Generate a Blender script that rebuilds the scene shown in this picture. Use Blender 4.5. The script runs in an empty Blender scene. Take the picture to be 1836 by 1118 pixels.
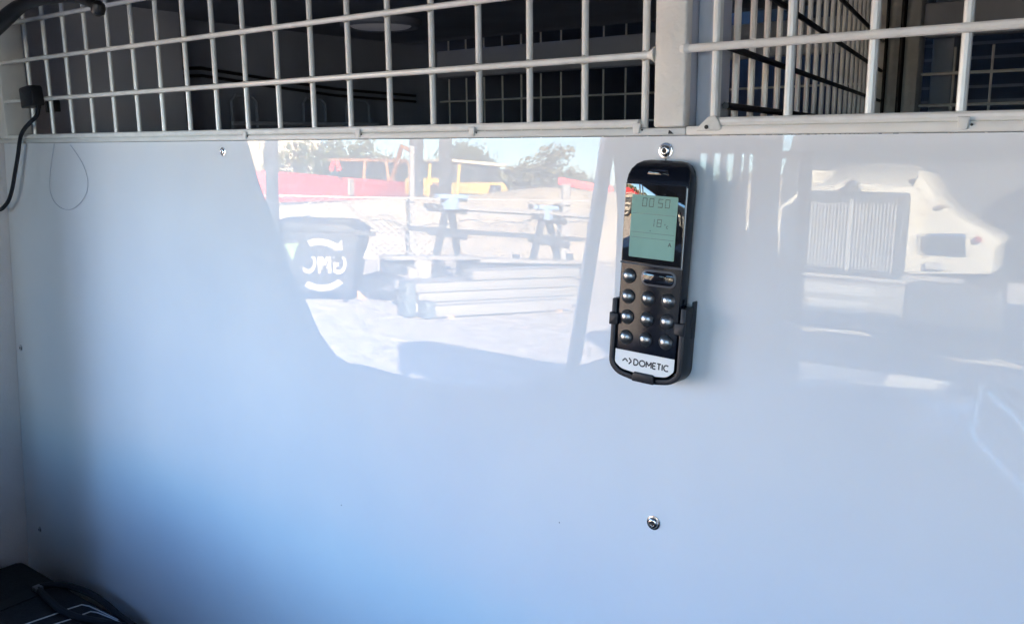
import bpy, bmesh, math, random
from mathutils import Vector, Matrix

random.seed(7)
scene = bpy.context.scene
COL = scene.collection

# ------------------------------------------------------------------ camera, world, sun, exposure
EYE = Vector((0.0, -0.5634, 1.85))
YAW, PITCH, ROLL = 0.6502, 0.1916, -0.0095
cd = bpy.data.cameras.new('camera')
cd.sensor_width = 36.0
cd.lens = 36.0 * 1588.5 / 1836.0
cd.clip_start, cd.clip_end = 0.02, 2000.0
cam = bpy.data.objects.new('camera', cd)
COL.objects.link(cam)
_f = Vector((-math.sin(YAW) * math.cos(PITCH), math.cos(YAW) * math.cos(PITCH), -math.sin(PITCH)))
_r = Vector((math.cos(YAW), math.sin(YAW), 0.0))
_u = _r.cross(_f)
_c, _s = math.cos(ROLL), math.sin(ROLL)
_r2, _u2 = _r * _c + _u * _s, _u * _c - _r * _s
cam.matrix_world = Matrix(((_r2.x, _u2.x, -_f.x, EYE.x), (_r2.y, _u2.y, -_f.y, EYE.y),
                           (_r2.z, _u2.z, -_f.z, EYE.z), (0, 0, 0, 1)))
scene.camera = cam

SUN_EL = math.radians(23.5)
SUN_AZ = math.radians(45.0)            # from +Y towards +X
world = bpy.data.worlds.new('World')
scene.world = world
world.use_nodes = True
wn = world.node_tree
wn.nodes.clear()
sky = wn.nodes.new('ShaderNodeTexSky')
sky.sky_type = 'NISHITA'
sky.sun_disc = False
sky.sun_elevation = SUN_EL
sky.sun_rotation = SUN_AZ
sky.air_density = 0.8
sky.dust_density = 0.0
sky.ozone_density = 5.4
bg = wn.nodes.new('ShaderNodeBackground')
bg.inputs['Strength'].default_value = 0.062
wo = wn.nodes.new('ShaderNodeOutputWorld')
wn.links.new(sky.outputs[0], bg.inputs[0])
wn.links.new(bg.outputs[0], wo.inputs[0])

sd = bpy.data.lights.new('sun', 'SUN')
sd.energy = 5.0
sd.angle = math.radians(0.5)
sd.color = (1.0, 0.81, 0.58)
sun = bpy.data.objects.new('sun', sd)
COL.objects.link(sun)
to_sun = Vector((math.sin(SUN_AZ) * math.cos(SUN_EL), math.cos(SUN_AZ) * math.cos(SUN_EL), math.sin(SUN_EL)))
sun.rotation_euler = to_sun.to_track_quat('Z', 'Y').to_euler()

vs = scene.view_settings
vs.view_transform = 'Standard'
vs.look = 'None'
vs.exposure = 4.86
vs.gamma = 1.0
vs.use_curve_mapping = False
scene.cycles.max_bounces = 10
scene.cycles.diffuse_bounces = 6
scene.cycles.glossy_bounces = 5
scene.cycles.transparent_max_bounces = 12
scene.cycles.use_adaptive_sampling = False
scene.cycles.use_guiding = True            # light reaches the panel only through the openings
scene.cycles.use_surface_guiding = True
scene.cycles.use_volume_guiding = False
scene.cycles.surface_guiding_probability = 0.65
scene.cycles.use_denoising = True
scene.cycles.denoising_prefilter = 'ACCURATE'
scene.cycles.denoising_input_passes = 'RGB_ALBEDO_NORMAL'
scene.cycles.sample_clamp_indirect = 12.0
scene.cycles.caustics_reflective = False
scene.cycles.caustics_refractive = False

# ------------------------------------------------------------------ materials
def mat(name, col, rough=0.5, metal=0.0, ior=1.5, var=0.0, vscale=8.0, bump=0.0, bscale=60.0, coat=0.0, col2=None, detail=4.0):
    m = bpy.data.materials.new(name)
    m.use_nodes = True
    nt = m.node_tree
    b = nt.nodes['Principled BSDF']
    b.inputs['Base Color'].default_value = (*col, 1)
    b.inputs['Roughness'].default_value = rough
    b.inputs['Metallic'].default_value = metal
    b.inputs['IOR'].default_value = ior
    if coat:
        b.inputs['Coat Weight'].default_value = coat
        b.inputs['Coat Roughness'].default_value = 0.03
    if var or col2 or bump:
        tc = nt.nodes.new('ShaderNodeTexCoord')
    if var or col2:
        nz = nt.nodes.new('ShaderNodeTexNoise')
        nz.inputs['Scale'].default_value = vscale
        nz.inputs['Detail'].default_value = detail
        nt.links.new(tc.outputs['Object'], nz.inputs['Vector'])
        rp = nt.nodes.new('ShaderNodeValToRGB')
        lo = [max(0, c * (1 - var)) for c in col]
        hi = list(col2) if col2 else [min(1, c * (1 + var)) for c in col]
        rp.color_ramp.elements[0].position = 0.3
        rp.color_ramp.elements[1].position = 0.7
        rp.color_ramp.elements[0].color = (*lo, 1)
        rp.color_ramp.elements[1].color = (*hi, 1)
        nt.links.new(nz.outputs['Fac'], rp.inputs['Fac'])
        nt.links.new(rp.outputs['Color'], b.inputs['Base Color'])
    if bump:
        n2 = nt.nodes.new('ShaderNodeTexNoise')
        n2.inputs['Scale'].default_value = bscale
        n2.inputs['Detail'].default_value = 3
        nt.links.new(tc.outputs['Object'], n2.inputs['Vector'])
        bp = nt.nodes.new('ShaderNodeBump')
        bp.inputs['Strength'].default_value = bump
        bp.inputs['Distance'].default_value = 0.02
        nt.links.new(n2.outputs['Fac'], bp.inputs['Height'])
        nt.links.new(bp.outputs['Normal'], b.inputs['Normal'])
    return m

def glass_mat(name, tint=(0.93, 0.96, 0.95), refl=0.07):
    m = bpy.data.materials.new(name)
    m.use_nodes = True
    nt = m.node_tree
    nt.nodes.clear()
    o = nt.nodes.new('ShaderNodeOutputMaterial')
    mx = nt.nodes.new('ShaderNodeMixShader')
    t = nt.nodes.new('ShaderNodeBsdfTransparent')
    g = nt.nodes.new('ShaderNodeBsdfGlossy')
    t.inputs['Color'].default_value = (*tint, 1)
    g.inputs['Roughness'].default_value = 0.0
    mx.inputs['Fac'].default_value = refl
    nt.links.new(t.outputs[0], mx.inputs[1])
    nt.links.new(g.outputs[0], mx.inputs[2])
    nt.links.new(mx.outputs[0], o.inputs['Surface'])
    return m

def panel_mat():
    m = mat('gloss_white_laminate', (0.80, 0.81, 0.83), 0.012, ior=1.40)
    nt = m.node_tree
    b = nt.nodes['Principled BSDF']
    tc = nt.nodes.new('ShaderNodeTexCoord')
    # very long, shallow waviness of a thin sheet: reflections bend slightly
    n1 = nt.nodes.new('ShaderNodeTexNoise')
    n1.inputs['Scale'].default_value = 5.0
    n1.inputs['Detail'].default_value = 1.0
    nt.links.new(tc.outputs['Object'], n1.inputs['Vector'])
    bp = nt.nodes.new('ShaderNodeBump')
    bp.inputs['Strength'].default_value = 0.04
    bp.inputs['Distance'].default_value = 0.002
    nt.links.new(n1.outputs['Fac'], bp.inputs['Height'])
    nt.links.new(bp.outputs['Normal'], b.inputs['Normal'])
    nm = nt.nodes.new('ShaderNodeTexNoise')
    nm.inputs['Scale'].default_value = 9.0
    nm.inputs['Detail'].default_value = 8.0
    nt.links.new(tc.outputs['Object'], nm.inputs['Vector'])
    cr = nt.nodes.new('ShaderNodeValToRGB')
    cr.color_ramp.elements[0].position, cr.color_ramp.elements[1].position = 0.3, 0.7
    cr.color_ramp.elements[0].color = (0.775, 0.79, 0.815, 1)
    cr.color_ramp.elements[1].color = (0.82, 0.825, 0.835, 1)
    nt.links.new(nm.outputs['Fac'], cr.inputs['Fac'])
    nt.links.new(cr.outputs['Color'], b.inputs['Base Color'])
    # fine smears in the gloss
    mp = nt.nodes.new('ShaderNodeMapping')
    mp.inputs['Scale'].default_value = (14, 14, 3.0)
    n2 = nt.nodes.new('ShaderNodeTexNoise')
    n2.inputs['Scale'].default_value = 3.0
    n2.inputs['Detail'].default_value = 5
    nt.links.new(tc.outputs['Object'], mp.inputs['Vector'])
    nt.links.new(mp.outputs['Vector'], n2.inputs['Vector'])
    mr = nt.nodes.new('ShaderNodeMapRange')
    mr.inputs['From Min'].default_value = 0.35
    mr.inputs['From Max'].default_value = 0.75
    mr.inputs['To Min'].default_value = 0.0005
    mr.inputs['To Max'].default_value = 0.004
    nt.links.new(n2.outputs['Fac'], mr.inputs['Value'])
    nt.links.new(mr.outputs['Result'], b.inputs['Roughness'])
    return m

M = dict(
    panel=panel_mat(),
    paint=mat('white_powder_coat', (0.76, 0.75, 0.71), 0.42, var=0.05, vscale=30),
    wire=mat('white_coated_wire', (0.90, 0.88, 0.83), 0.24, ior=1.6, var=0.07, vscale=60),
    weld=mat('weld_spot', (0.60, 0.55, 0.44), 0.5, var=0.25, vscale=200),
    scuffed=mat('scuffed_white_paint', (0.78, 0.755, 0.70), 0.5, var=0.10, vscale=22, bump=0.15, bscale=90),
    trim=mat('grey_trim', (0.42, 0.41, 0.42), 0.6, var=0.06, vscale=14, bump=0.2, bscale=400),
    pillar_trim=mat('pillar_trim', (0.80, 0.77, 0.76), 0.6, var=0.05, vscale=10, bump=0.2, bscale=400),
    liner=mat('roof_liner', (0.16, 0.16, 0.17), 0.9, var=0.06),
    dark_trim=mat('dark_trim', (0.045, 0.046, 0.05), 0.65, var=0.15, vscale=20, bump=0.2, bscale=300),
    cargo=mat('cargo_white', (0.50, 0.53, 0.60), 0.55, var=0.12, vscale=5),
    cargo_dark=mat('cargo_lining', (0.25, 0.28, 0.35), 0.7, var=0.15, vscale=6),
    black=mat('black_plastic', (0.012, 0.012, 0.014), 0.38, var=0.2, vscale=60),
    holder=mat('holder_plastic', (0.012, 0.014, 0.020), 0.42, ior=1.35, var=0.15, vscale=80),
    gloss_black=mat('gloss_black', (0.010, 0.010, 0.014), 0.06, ior=1.5),
    remote=mat('remote_shell', (0.007, 0.009, 0.016), 0.20, ior=1.33),
    screen=mat('screen_glass', (0.012, 0.012, 0.014), 0.02, ior=1.6),
    lcd=mat('lcd_green', (0.27, 0.45, 0.38), 0.04, ior=1.5, var=0.06, vscale=40),
    lcd_seg=mat('lcd_segment', (0.055, 0.075, 0.068), 0.3),
    lcd_mid=mat('lcd_dim_segment', (0.11, 0.16, 0.145), 0.3),
    lcd_faint=mat('lcd_line', (0.15, 0.205, 0.185), 0.3),
    chrome=mat('satin_button', (0.24, 0.245, 0.25), 0.28, metal=0.9, var=0.1, vscale=120),
    label=mat('label_white', (0.90, 0.89, 0.86), 0.45),
    ink=mat('black_ink', (0.012, 0.012, 0.014), 0.5),
    screw=mat('screw_zinc', (0.62, 0.62, 0.63), 0.22, metal=1.0),
    socket=mat('socket_dark', (0.02, 0.02, 0.022), 0.6),
    cable=mat('cable_rubber', (0.010, 0.012, 0.018), 0.5),
    thin_cord=mat('thin_cord', (0.56, 0.575, 0.62), 0.5),
    fabric=mat('black_fabric', (0.016, 0.016, 0.020), 0.95, var=0.3, vscale=220, bump=0.5, bscale=700),
    webbing=mat('black_webbing', (0.008, 0.008, 0.012), 0.75),
    piping=mat('white_piping', (0.62, 0.62, 0.64), 0.6),
    buckle=mat('buckle_grey', (0.10, 0.10, 0.11), 0.35),
    glass=glass_mat('window_glass'),
    glow_lens=mat('vent_lens_glow', (0.80, 0.80, 0.82), 0.5),
    vanwhite=mat('van_body_white', (0.84, 0.84, 0.83), 0.3, coat=1.0),
    # yard
    ground=mat('yard_gravel', (0.49, 0.45, 0.405), 0.95, var=0.38, vscale=5.0, bump=0.8, bscale=40, detail=12),
    sand=mat('pale_sand', (0.33, 0.295, 0.245), 0.95, var=0.12, vscale=1.2, bump=0.5, bscale=6),
    red=mat('red_paint', (0.80, 0.085, 0.10), 0.5, var=0.10, vscale=2),
    bin=mat('bin_plastic', (0.035, 0.040, 0.050), 0.6, var=0.2, vscale=6),
    white=mat('white_paint', (0.44, 0.43, 0.41), 0.45),
    green=mat('green_sticker', (0.20, 0.30, 0.13), 0.5),
    steel=mat('dark_steel', (0.055, 0.065, 0.085), 0.55, var=0.2, vscale=4),
    bluecap=mat('blue_cap', (0.30, 0.46, 0.74), 0.5),
    alu=mat('aluminium', (0.26, 0.255, 0.25), 0.45, metal=0.0, var=0.1, vscale=2),
    board=mat('pale_board', (0.32, 0.31, 0.30), 0.5, var=0.1, vscale=3),
    alu_dark=mat('aluminium_end', (0.10, 0.13, 0.15), 0.5),
    galv=mat('galvanised', (0.42, 0.42, 0.43), 0.5, metal=0.3),
    timber=mat('timber', (0.46, 0.32, 0.18), 0.8, var=0.2, vscale=10),
    yellow=mat('yellow_paint', (0.66, 0.46, 0.10), 0.45, var=0.08),
    orange=mat('orange_paint', (0.30, 0.15, 0.07), 0.45, var=0.08),
    dglass=mat('dark_glass', (0.02, 0.025, 0.03), 0.05),
    cream=mat('cream_wall', (0.62, 0.57, 0.47), 0.8, var=0.06, vscale=2),
    tile=mat('roof_tile', (0.42, 0.20, 0.13), 0.8, var=0.15, vscale=6),
    bark=mat('bark', (0.14, 0.10, 0.07), 0.9, var=0.3, vscale=12),
    leaf=mat('leaf', (0.055, 0.085, 0.032), 0.6, var=0.4, vscale=1.5, col2=(0.11, 0.13, 0.055)),
    leaf2=mat('leaf_dry', (0.10, 0.11, 0.055), 0.6, var=0.4, vscale=1.5, col2=(0.17, 0.165, 0.09)),
    truckwhite=mat('truck_white', (0.60, 0.57, 0.51), 0.3, coat=0.6),
    bumper=mat('truck_bumper', (0.20, 0.195, 0.19), 0.35, var=0.1, vscale=3),
    truckdark=mat('truck_cab_dark', (0.05, 0.055, 0.065), 0.35),
    tyre=mat('tyre', (0.02, 0.02, 0.02), 0.85),
    grille=mat('grille_steel', (0.34, 0.34, 0.35), 0.4),
    bright=mat('chrome_stack', (0.72, 0.70, 0.66), 0.12, metal=1.0),
    redlamp=mat('red_lamp', (0.35, 0.05, 0.04), 0.3),
    amber=mat('amber_lamp', (0.30, 0.22, 0.16), 0.3),
)

# ------------------------------------------------------------------ mesh builder
class G:
    def __init__(s):
        s.v, s.f = [], []
    def add(s, vs, fs):
        o = len(s.v)
        s.v += [Vector(p) for p in vs]
        s.f += [tuple(i + o for i in f) for f in fs]
        return s
    def box(s, x0, x1, y0, y1, z0, z1):
        x0, x1 = min(x0, x1), max(x0, x1)
        y0, y1 = min(y0, y1), max(y0, y1)
        z0, z1 = min(z0, z1), max(z0, z1)
        return s.add([(x0, y0, z0), (x1, y0, z0), (x1, y1, z0), (x0, y1, z0), (x0, y0, z1), (x1, y0, z1), (x1, y1, z1), (x0, y1, z1)],
                     [(0, 3, 2, 1), (4, 5, 6, 7), (0, 1, 5, 4), (1, 2, 6, 5), (2, 3, 7, 6), (3, 0, 4, 7)])
    def hexa(s, p):      # 8 corners: bottom loop then top loop
        return s.add(p, [(0, 3, 2, 1), (4, 5, 6, 7), (0, 1, 5, 4), (1, 2, 6, 5), (2, 3, 7, 6), (3, 0, 4, 7)])
    def bar(s, a, b, w, h, up=(0, 0, 1)):
        a, b = Vector(a), Vector(b)
        d = (b - a).normalized()
        sd = d.cross(Vector(up))
        sd = sd.normalized() if sd.length > 1e-6 else Vector((1, 0, 0))
        u = sd.cross(d)
        sd, u = sd * w / 2, u * h / 2
        return s.hexa([a - sd - u, a + sd - u, b + sd - u, b - sd - u, a - sd + u, a + sd + u, b + sd + u, b - sd + u])
    def tube(s, pts, r, n=8, caps=True, closed=False):
        pts = [Vector(p) for p in pts]
        k = len(pts)
        rs = r if isinstance(r, (list, tuple)) else [r] * k
        ref = None
        base = len(s.v)
        for i, p in enumerate(pts):
            a = pts[(i - 1) % k] if (closed or i > 0) else p
            b = pts[(i + 1) % k] if (closed or i < k - 1) else p
            t = (b - a).normalized()
            if ref is None:
                ref = t.orthogonal().normalized()
            else:
                ref = (ref - t * ref.dot(t))
                ref = ref.normalized() if ref.length > 1e-6 else t.orthogonal().normalized()
            bi = t.cross(ref)
            for j in range(n):
                an = 2 * math.pi * j / n
                s.v.append(p + (ref * math.cos(an) + bi * math.sin(an)) * rs[i])
        m = k if closed else k - 1
        for i in range(m):
            i2 = (i + 1) % k
            for j in range(n):
                j2 = (j + 1) % n
                s.f.append((base + i * n + j, base + i * n + j2, base + i2 * n + j2, base + i2 * n + j))
        if caps and not closed:
            s.f.append(tuple(base + j for j in range(n))[::-1])
            s.f.append(tuple(base + (k - 1) * n + j for j in range(n)))
        return s
    def prism(s, poly, fn0, fn1):   # poly of 2-D points; fn maps a 2-D point to 3-D for each cap
        n = len(poly)
        return s.add([fn0(*p) for p in poly] + [fn1(*p) for p in poly],
                     [tuple(range(n))[::-1], tuple(range(n, 2 * n))] + [(i, (i + 1) % n, (i + 1) % n + n, i + n) for i in range(n)])
    def lathe(s, prof, c, axis=(0, 0, 1), n=20):
        ax = Vector(axis).normalized()
        a = ax.orthogonal().normalized()
        b = ax.cross(a)
        c = Vector(c)
        base = len(s.v)
        for (r, h) in prof:
            for j in range(n):
                an = 2 * math.pi * j / n
                s.v.append(c + ax * h + (a * math.cos(an) + b * math.sin(an)) * max(r, 1e-5))
        for i in range(len(prof) - 1):
            for j in range(n):
                j2 = (j + 1) % n
                s.f.append((base + i * n + j, base + i * n + j2, base + (i + 1) * n + j2, base + (i + 1) * n + j))
        s.f.append(tuple(base + j for j in range(n))[::-1])
        s.f.append(tuple(base + (len(prof) - 1) * n + j for j in range(n)))
        return s
    def grid(s, rows):
        nr, nc = len(rows), len(rows[0])
        base = len(s.v)
        for r in rows:
            s.v += [Vector(p) for p in r]
        for i in range(nr - 1):
            for j in range(nc - 1):
                a = base + i * nc + j
                s.f.append((a, a + 1, a + nc + 1, a + nc))
        return s
    def build(s, name, m, parent=None, local=False, smooth=True, bevel=0.0, angle=35, segs=2):
        off = Vector((0, 0, 0))
        if parent is not None and not local:
            q = parent
            while q is not None:
                off += q.location
                q = q.parent
        me = bpy.data.meshes.new(name)
        me.from_pydata([p - off for p in s.v], [], s.f)
        bm = bmesh.new()
        bm.from_mesh(me)
        bmesh.ops.recalc_face_normals(bm, faces=bm.faces)
        if bevel:
            ed = [e for e in bm.edges if len(e.link_faces) == 2 and e.calc_face_angle(0) > math.radians(25)]
            bmesh.ops.bevel(bm, geom=ed, offset=bevel, segments=segs, affect='EDGES', profile=0.5, clamp_overlap=True)
        bm.to_mesh(me)
        bm.free()
        if smooth:
            for p in me.polygons:
                p.use_smooth = True
            me.set_sharp_from_angle(angle=math.radians(angle))
        me.materials.append(m)
        o = bpy.data.objects.new(name, me)
        COL.objects.link(o)
        o.parent = parent
        return o

def tag(o, label=None, cat=None, group=None, kind=None):
    if label: o['label'] = label
    if cat: o['category'] = cat
    if group: o['group'] = group
    if kind: o['kind'] = kind
    return o

def empty(name, loc, label, cat, group=None):
    o = bpy.data.objects.new(name, None)
    o.empty_display_size = 0.05
    o.location = loc
    COL.objects.link(o)
    return tag(o, label, cat, group)

def inst(src, name, loc, parent, scale=None, rot=None):
    o = bpy.data.objects.new(name, src.data)
    o.location = loc
    if scale: o.scale = scale
    if rot: o.rotation_euler = rot
    COL.objects.link(o)
    o.parent = parent
    return o

def text(name, body, size, m, parent, loc, rot, extrude=0.0003, bold=0.0, align='LEFT', sx=1.0):
    c = bpy.data.curves.new(name, 'FONT')
    c.body = body
    c.size = size
    c.extrude = extrude
    c.offset = bold
    c.align_x = align
    c.space_character = 1.10 if body == 'DOMETIC' else 1.0
    c.align_y = 'CENTER'
    tmp = bpy.data.objects.new(name + '_source', c)
    me = bpy.data.meshes.new_from_object(tmp)
    bpy.data.objects.remove(tmp)
    bpy.data.curves.remove(c)
    me.name = name
    me.materials.clear()
    me.materials.append(m)
    o = bpy.data.objects.new(name, me)
    o.location = loc
    o.rotation_euler = rot
    o.scale = (sx, 1, 1)
    COL.objects.link(o)
    o.parent = parent
    return o

def V(*a): return Vector(a)

# ------------------------------------------------------------------ the yard outside (behind the camera, mirrored in the panel)
g = G().add([(-300, -300, 0), (300, -300, 0), (300, 300, 0), (-300, 300, 0)], [(0, 1, 2, 3)])
tag(g.build('ground', M['ground'], smooth=False), kind='structure')

# bank of pale sand with the upper yard behind it
lip = [(-19.112, -9.286, 1.124), (-18.277, -10.760, 1.067), (-17.335, -12.155, 1.061), (-16.883, -12.750, 1.071), (-16.233, -13.535, 1.138), (-15.533, -14.303, 1.248), (-14.834, -15.000, 1.333),
       (-14.196, -15.584, 1.350), (-13.688, -16.018, 1.404), (-13.166, -16.435, 1.512), (-12.630, -16.836, 1.580), (-12.194, -17.145, 1.619), (-11.749, -17.443, 1.604), (-11.184, -17.800, 1.527),
       (-10.043, -18.448, 1.677), (-8.659, -19.116, 1.856), (-7.276, -19.669, 1.927), (-5.796, -20.142, 1.862), (-3.109, -20.711, 1.809)]
foot = [(-18.476, -8.900, 0.000), (-17.216, -10.059, 0.000), (-16.006, -11.149, 0.000), (-15.467, -11.610, -0.000), (-14.777, -12.256, -0.000), (-14.080, -12.909, 0.000), (-13.505, -13.616, 0.000),
        (-12.996, -14.243, 0.000), (-12.511, -14.629, 0.000), (-12.109, -15.122, -0.000), (-11.700, -15.623, 0.000), (-11.368, -16.030, 0.000), (-11.033, -16.442, 0.000), (-10.607, -16.964, 0.000),
        (-9.736, -18.032, 0.000), (-8.652, -19.361, 0.000), (-7.413, -20.430, 0.000), (-6.064, -21.628, -0.000), (-3.413, -23.950, 0.000)]
def resample(L, k):
    out = []
    for i in range(len(L) - 1):
        for j in range(k):
            out.append(Vector(L[i]).lerp(Vector(L[i + 1]), j / k))
    out.append(Vector(L[-1]))
    return out
lip, foot = resample(lip, 4), resample(foot, 4)
rows = []
for t in (0, .1, .2, .3, .4, .5, .6, .7, .8, .9, 1.0):
    row = []
    for i, (a, b) in enumerate(zip(foot, lip)):
        p = a.lerp(b, t)
        p.z = b.z * (t ** 0.75)
        amp = 0.17 * math.sin(math.pi * t)
        p.z += amp * (math.sin(i * 0.55 + t * 7) + 0.7 * math.sin(i * 1.3 - t * 5 + 1))
        row.append(p)
    rows.append(row)
back = [p + Vector((p.x, p.y, 0)).normalized() * 1.5 for p in lip]
rows.append([Vector((p.x, p.y, max(0.85, p.z - 0.12))) for p in back])
rows.append([Vector((p.x * 1.25, p.y * 1.25, 0.85)) for p in back])
rows.append([Vector((p.x * 7, p.y * 7, 0.85)) for p in back])
tag(G().grid(rows).build('bank', M['sand'], angle=60), kind='structure')

# chain-link fence in front of the bank
fa, fb = Vector((-15.397, -10.702, 0.000)), Vector((-10.230, -16.584, 0.000))
fe = empty('chain_link_fence', fa, 'low chain link fence in front of the pale sand bank, mirrored in the panel', 'fence')
fl = (fb - fa).length
fd = (fb - fa).normalized()
gm = G()
step, hh = 0.16, 1.35
k = 0
while k * step < fl + hh:
    for sgn in (1, -1):
        s0 = k * step if sgn < 0 else k * step - hh
        s1 = s0 - hh if sgn < 0 else s0 + hh
        z0, z1 = 0.03, hh
        a0, a1 = s0, s1
        if a0 < 0 or a1 < 0 or a0 > fl or a1 > fl:
            continue
        gm.bar(fa + fd * a0 + V(0, 0, z0), fa + fd * a1 + V(0, 0, z1), 0.010, 0.010)
    k += 1
tag(gm.build('wire_netting', M['galv'], fe, smooth=False), kind='stuff')
G().tube([fa + V(0, 0, hh), fb + V(0, 0, hh)], 0.018, 6).build('top_wire', M['galv'], fe)
for (a, b, rr) in (((-13.302, -13.455, 0.000), (-13.432, -13.574, 2.450), 0.055), ((-11.115, -16.129, 0.000), (-11.129, -16.055, 1.713), 0.11), ((-14.540, -11.746, 0.000), (-14.494, -11.723, 1.122), 0.04)):
    a, b = Vector(a), Vector(b)
    G().tube([a, V(a.x, a.y, b.z)], rr, 8).build('fence_post', M['galv'], fe)
cv = [Vector(p) for p in ((-13.306, -13.279, 1.312), (-13.279, -13.305, 0.874), (-13.305, -13.280, 0.695), (-13.269, -13.314, 0.456), (-13.311, -13.274, 0.071))]
G().tube(cv, 0.035, 6).build('fence_cable', M['steel'], fe)

# red skip on the upper yard
def slab_box(name, m, a_top, a_bot, b_top, b_bot, depth, parent=None, bevel=0.02):
    a_top, a_bot, b_top, b_bot = map(Vector, (a_top, a_bot, b_top, b_bot))
    d = (b_top - a_top); d.z = 0; d.normalize()
    nrm = Vector((d.y, -d.x, 0))
    if nrm.dot(a_top) < 0: nrm = -nrm
    nrm = nrm * depth
    return G().hexa([a_bot, b_bot, b_bot + nrm, a_bot + nrm, a_top, b_top, b_top + nrm, a_top + nrm]).build(name, m, parent, bevel=bevel)

rs = empty('red_skip', (-19.283, -14.550, 0.906), 'long red steel skip lying on the sand bank, mirrored in the panel', 'skip')
slab_box('body', M['red'], (-19.025, -14.068, 1.866), (-19.034, -14.056, 1.037), (-23.415, -24.090, 1.572), (-23.412, -24.092, 0.967), 1.6, rs)
slab_box('skid', M['steel'], (-18.849, -14.213, 1.042), (-18.850, -14.211, 0.941), (-23.113, -23.687, 0.998), (-23.113, -23.687, 0.937), 1.4, rs)
slab_box('white_patch', M['white'], (-21.052, -18.796, 1.692), (-21.054, -18.794, 1.170), (-21.178, -19.102, 1.693), (-21.180, -19.100, 1.166), 0.05, rs, 0.0)
c0 = Vector((-20.594, -17.813, 1.820))
G().tube([c0 + V(0.17 * math.cos(a), 0.17 * math.sin(a) * 0.0, 0.10 + 0.26 * math.sin(a)) for a in [i * math.pi / 8 for i in range(9)]], 0.07, 8).build('lifting_lug', M['red'], rs)
rs2 = empty('red_skip_rail', (-12.506, -18.740, 1.492), 'short sloping red rail on the far right end of the sand bank', 'rail')
slab_box('rail', M['red'], (-12.640, -18.051, 1.876), (-12.636, -18.054, 1.682), (-11.471, -18.794, 1.658), (-11.464, -18.798, 1.451), 0.5, rs2)

# trees
def tree(loc, h, w, label, leafm, n=900, group='trees behind the sand bank', bare=0.35, ls=0.12):
    loc = Vector(loc)
    t = empty('tree', loc, label, 'tree', group)
    g = G()
    top = loc + V(random.uniform(-.1, .1) * w, 0, h * 0.8)
    g.tube([loc, loc.lerp(top, .4) + V(.06 * w, 0, 0), top], [h * .035, h * .022, h * .006], 7)
    tips = []
    for i in range(9):
        a = random.uniform(0, 2 * math.pi)
        s = loc.lerp(top, random.uniform(bare, .9))
        e = s + V(math.cos(a) * w * .42, math.sin(a) * w * .42, h * random.uniform(.08, .26))
        g.tube([s, s.lerp(e, .5) + V(0, 0, -h * .02), e], [h * .012, h * .008, h * .003], 5)
        tips.append(e)
    g.build('trunk', M['bark'], t)
    g = G()
    cl = [loc.lerp(top, random.uniform(.5, 1.1)) + V(random.uniform(-.2, .2) * w, random.uniform(-.2, .2) * w, 0) for _ in range(5)] + tips
    for i in range(n):
        c = random.choice(cl)
        p = c + V(random.gauss(0, .11) * w, random.gauss(0, .11) * w, random.gauss(0, .075) * h)
        d = V(random.gauss(0, 1), random.gauss(0, 1), random.gauss(0, 1)).normalized()
        u = d.orthogonal().normalized()
        v = d.cross(u)
        s = ls * random.uniform(.6, 1.4)
        g.add([p - u * s, p + v * s * .6, p + u * s, p - v * s * .6], [(0, 1, 2, 3)])
    g.build('crown', leafm, t, smooth=False)
    return t

def zf(p, z): return (p[0], p[1], z)
tree(zf((-28.386, -24.701, 1.406), .85), 2.5, 3.2, 'dark bushy tree beside the cream house, above the red skip', M['leaf'])
tree(zf((-32.154, -29.473, 1.363), .85), 2.7, 2.6, 'round dark tree between the cream house and the excavator cab', M['leaf'])
tree(zf((-42.581, -41.708, 1.234), .85), 2.5, 5.5, 'low wide tree behind the excavator cab', M['leaf2'])
tree(zf((-33.657, -39.076, 1.408), .85), 3.1, 3.0, 'dark tree rising behind the site office roof', M['leaf'])
tree(zf((-24.398, -31.135, 1.422), .85), 1.5, 3.0, 'small grey green bush right of the yellow digger', M['leaf2'])
tree(zf((-23.661, -31.689, 1.443), .85), 1.8, 2.2, 'thin leafed tree in the middle of the bank top', M['leaf2'], 500)
tree(zf((-22.789, -32.311, 1.467), .85), 2.6, 2.0, 'tallest thin tree with sparse twigs on the bank top', M['leaf2'], 420)
tree(zf((-23.129, -34.495, 1.471), .85), 1.6, 2.2, 'bare low tree behind the red rail', M['leaf2'], 360)
for i, px in enumerate(((-18.549, -43.709, 1.775), (-16.743, -44.423, 1.820), (-17.425, -51.604, 1.864), (-40.248, -32.363, 1.210))):
    tree(zf(px, .85), (1.5, 1.7, 1.7, 2.7)[i], 4.0, ('far low tree seen between the dark steel uprights', 'far low tree seen in the wide gap of the steel rack',
         'far low tree left of the white truck', 'pale tree standing in front of the cream house')[i], M['leaf2'], 500)

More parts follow.
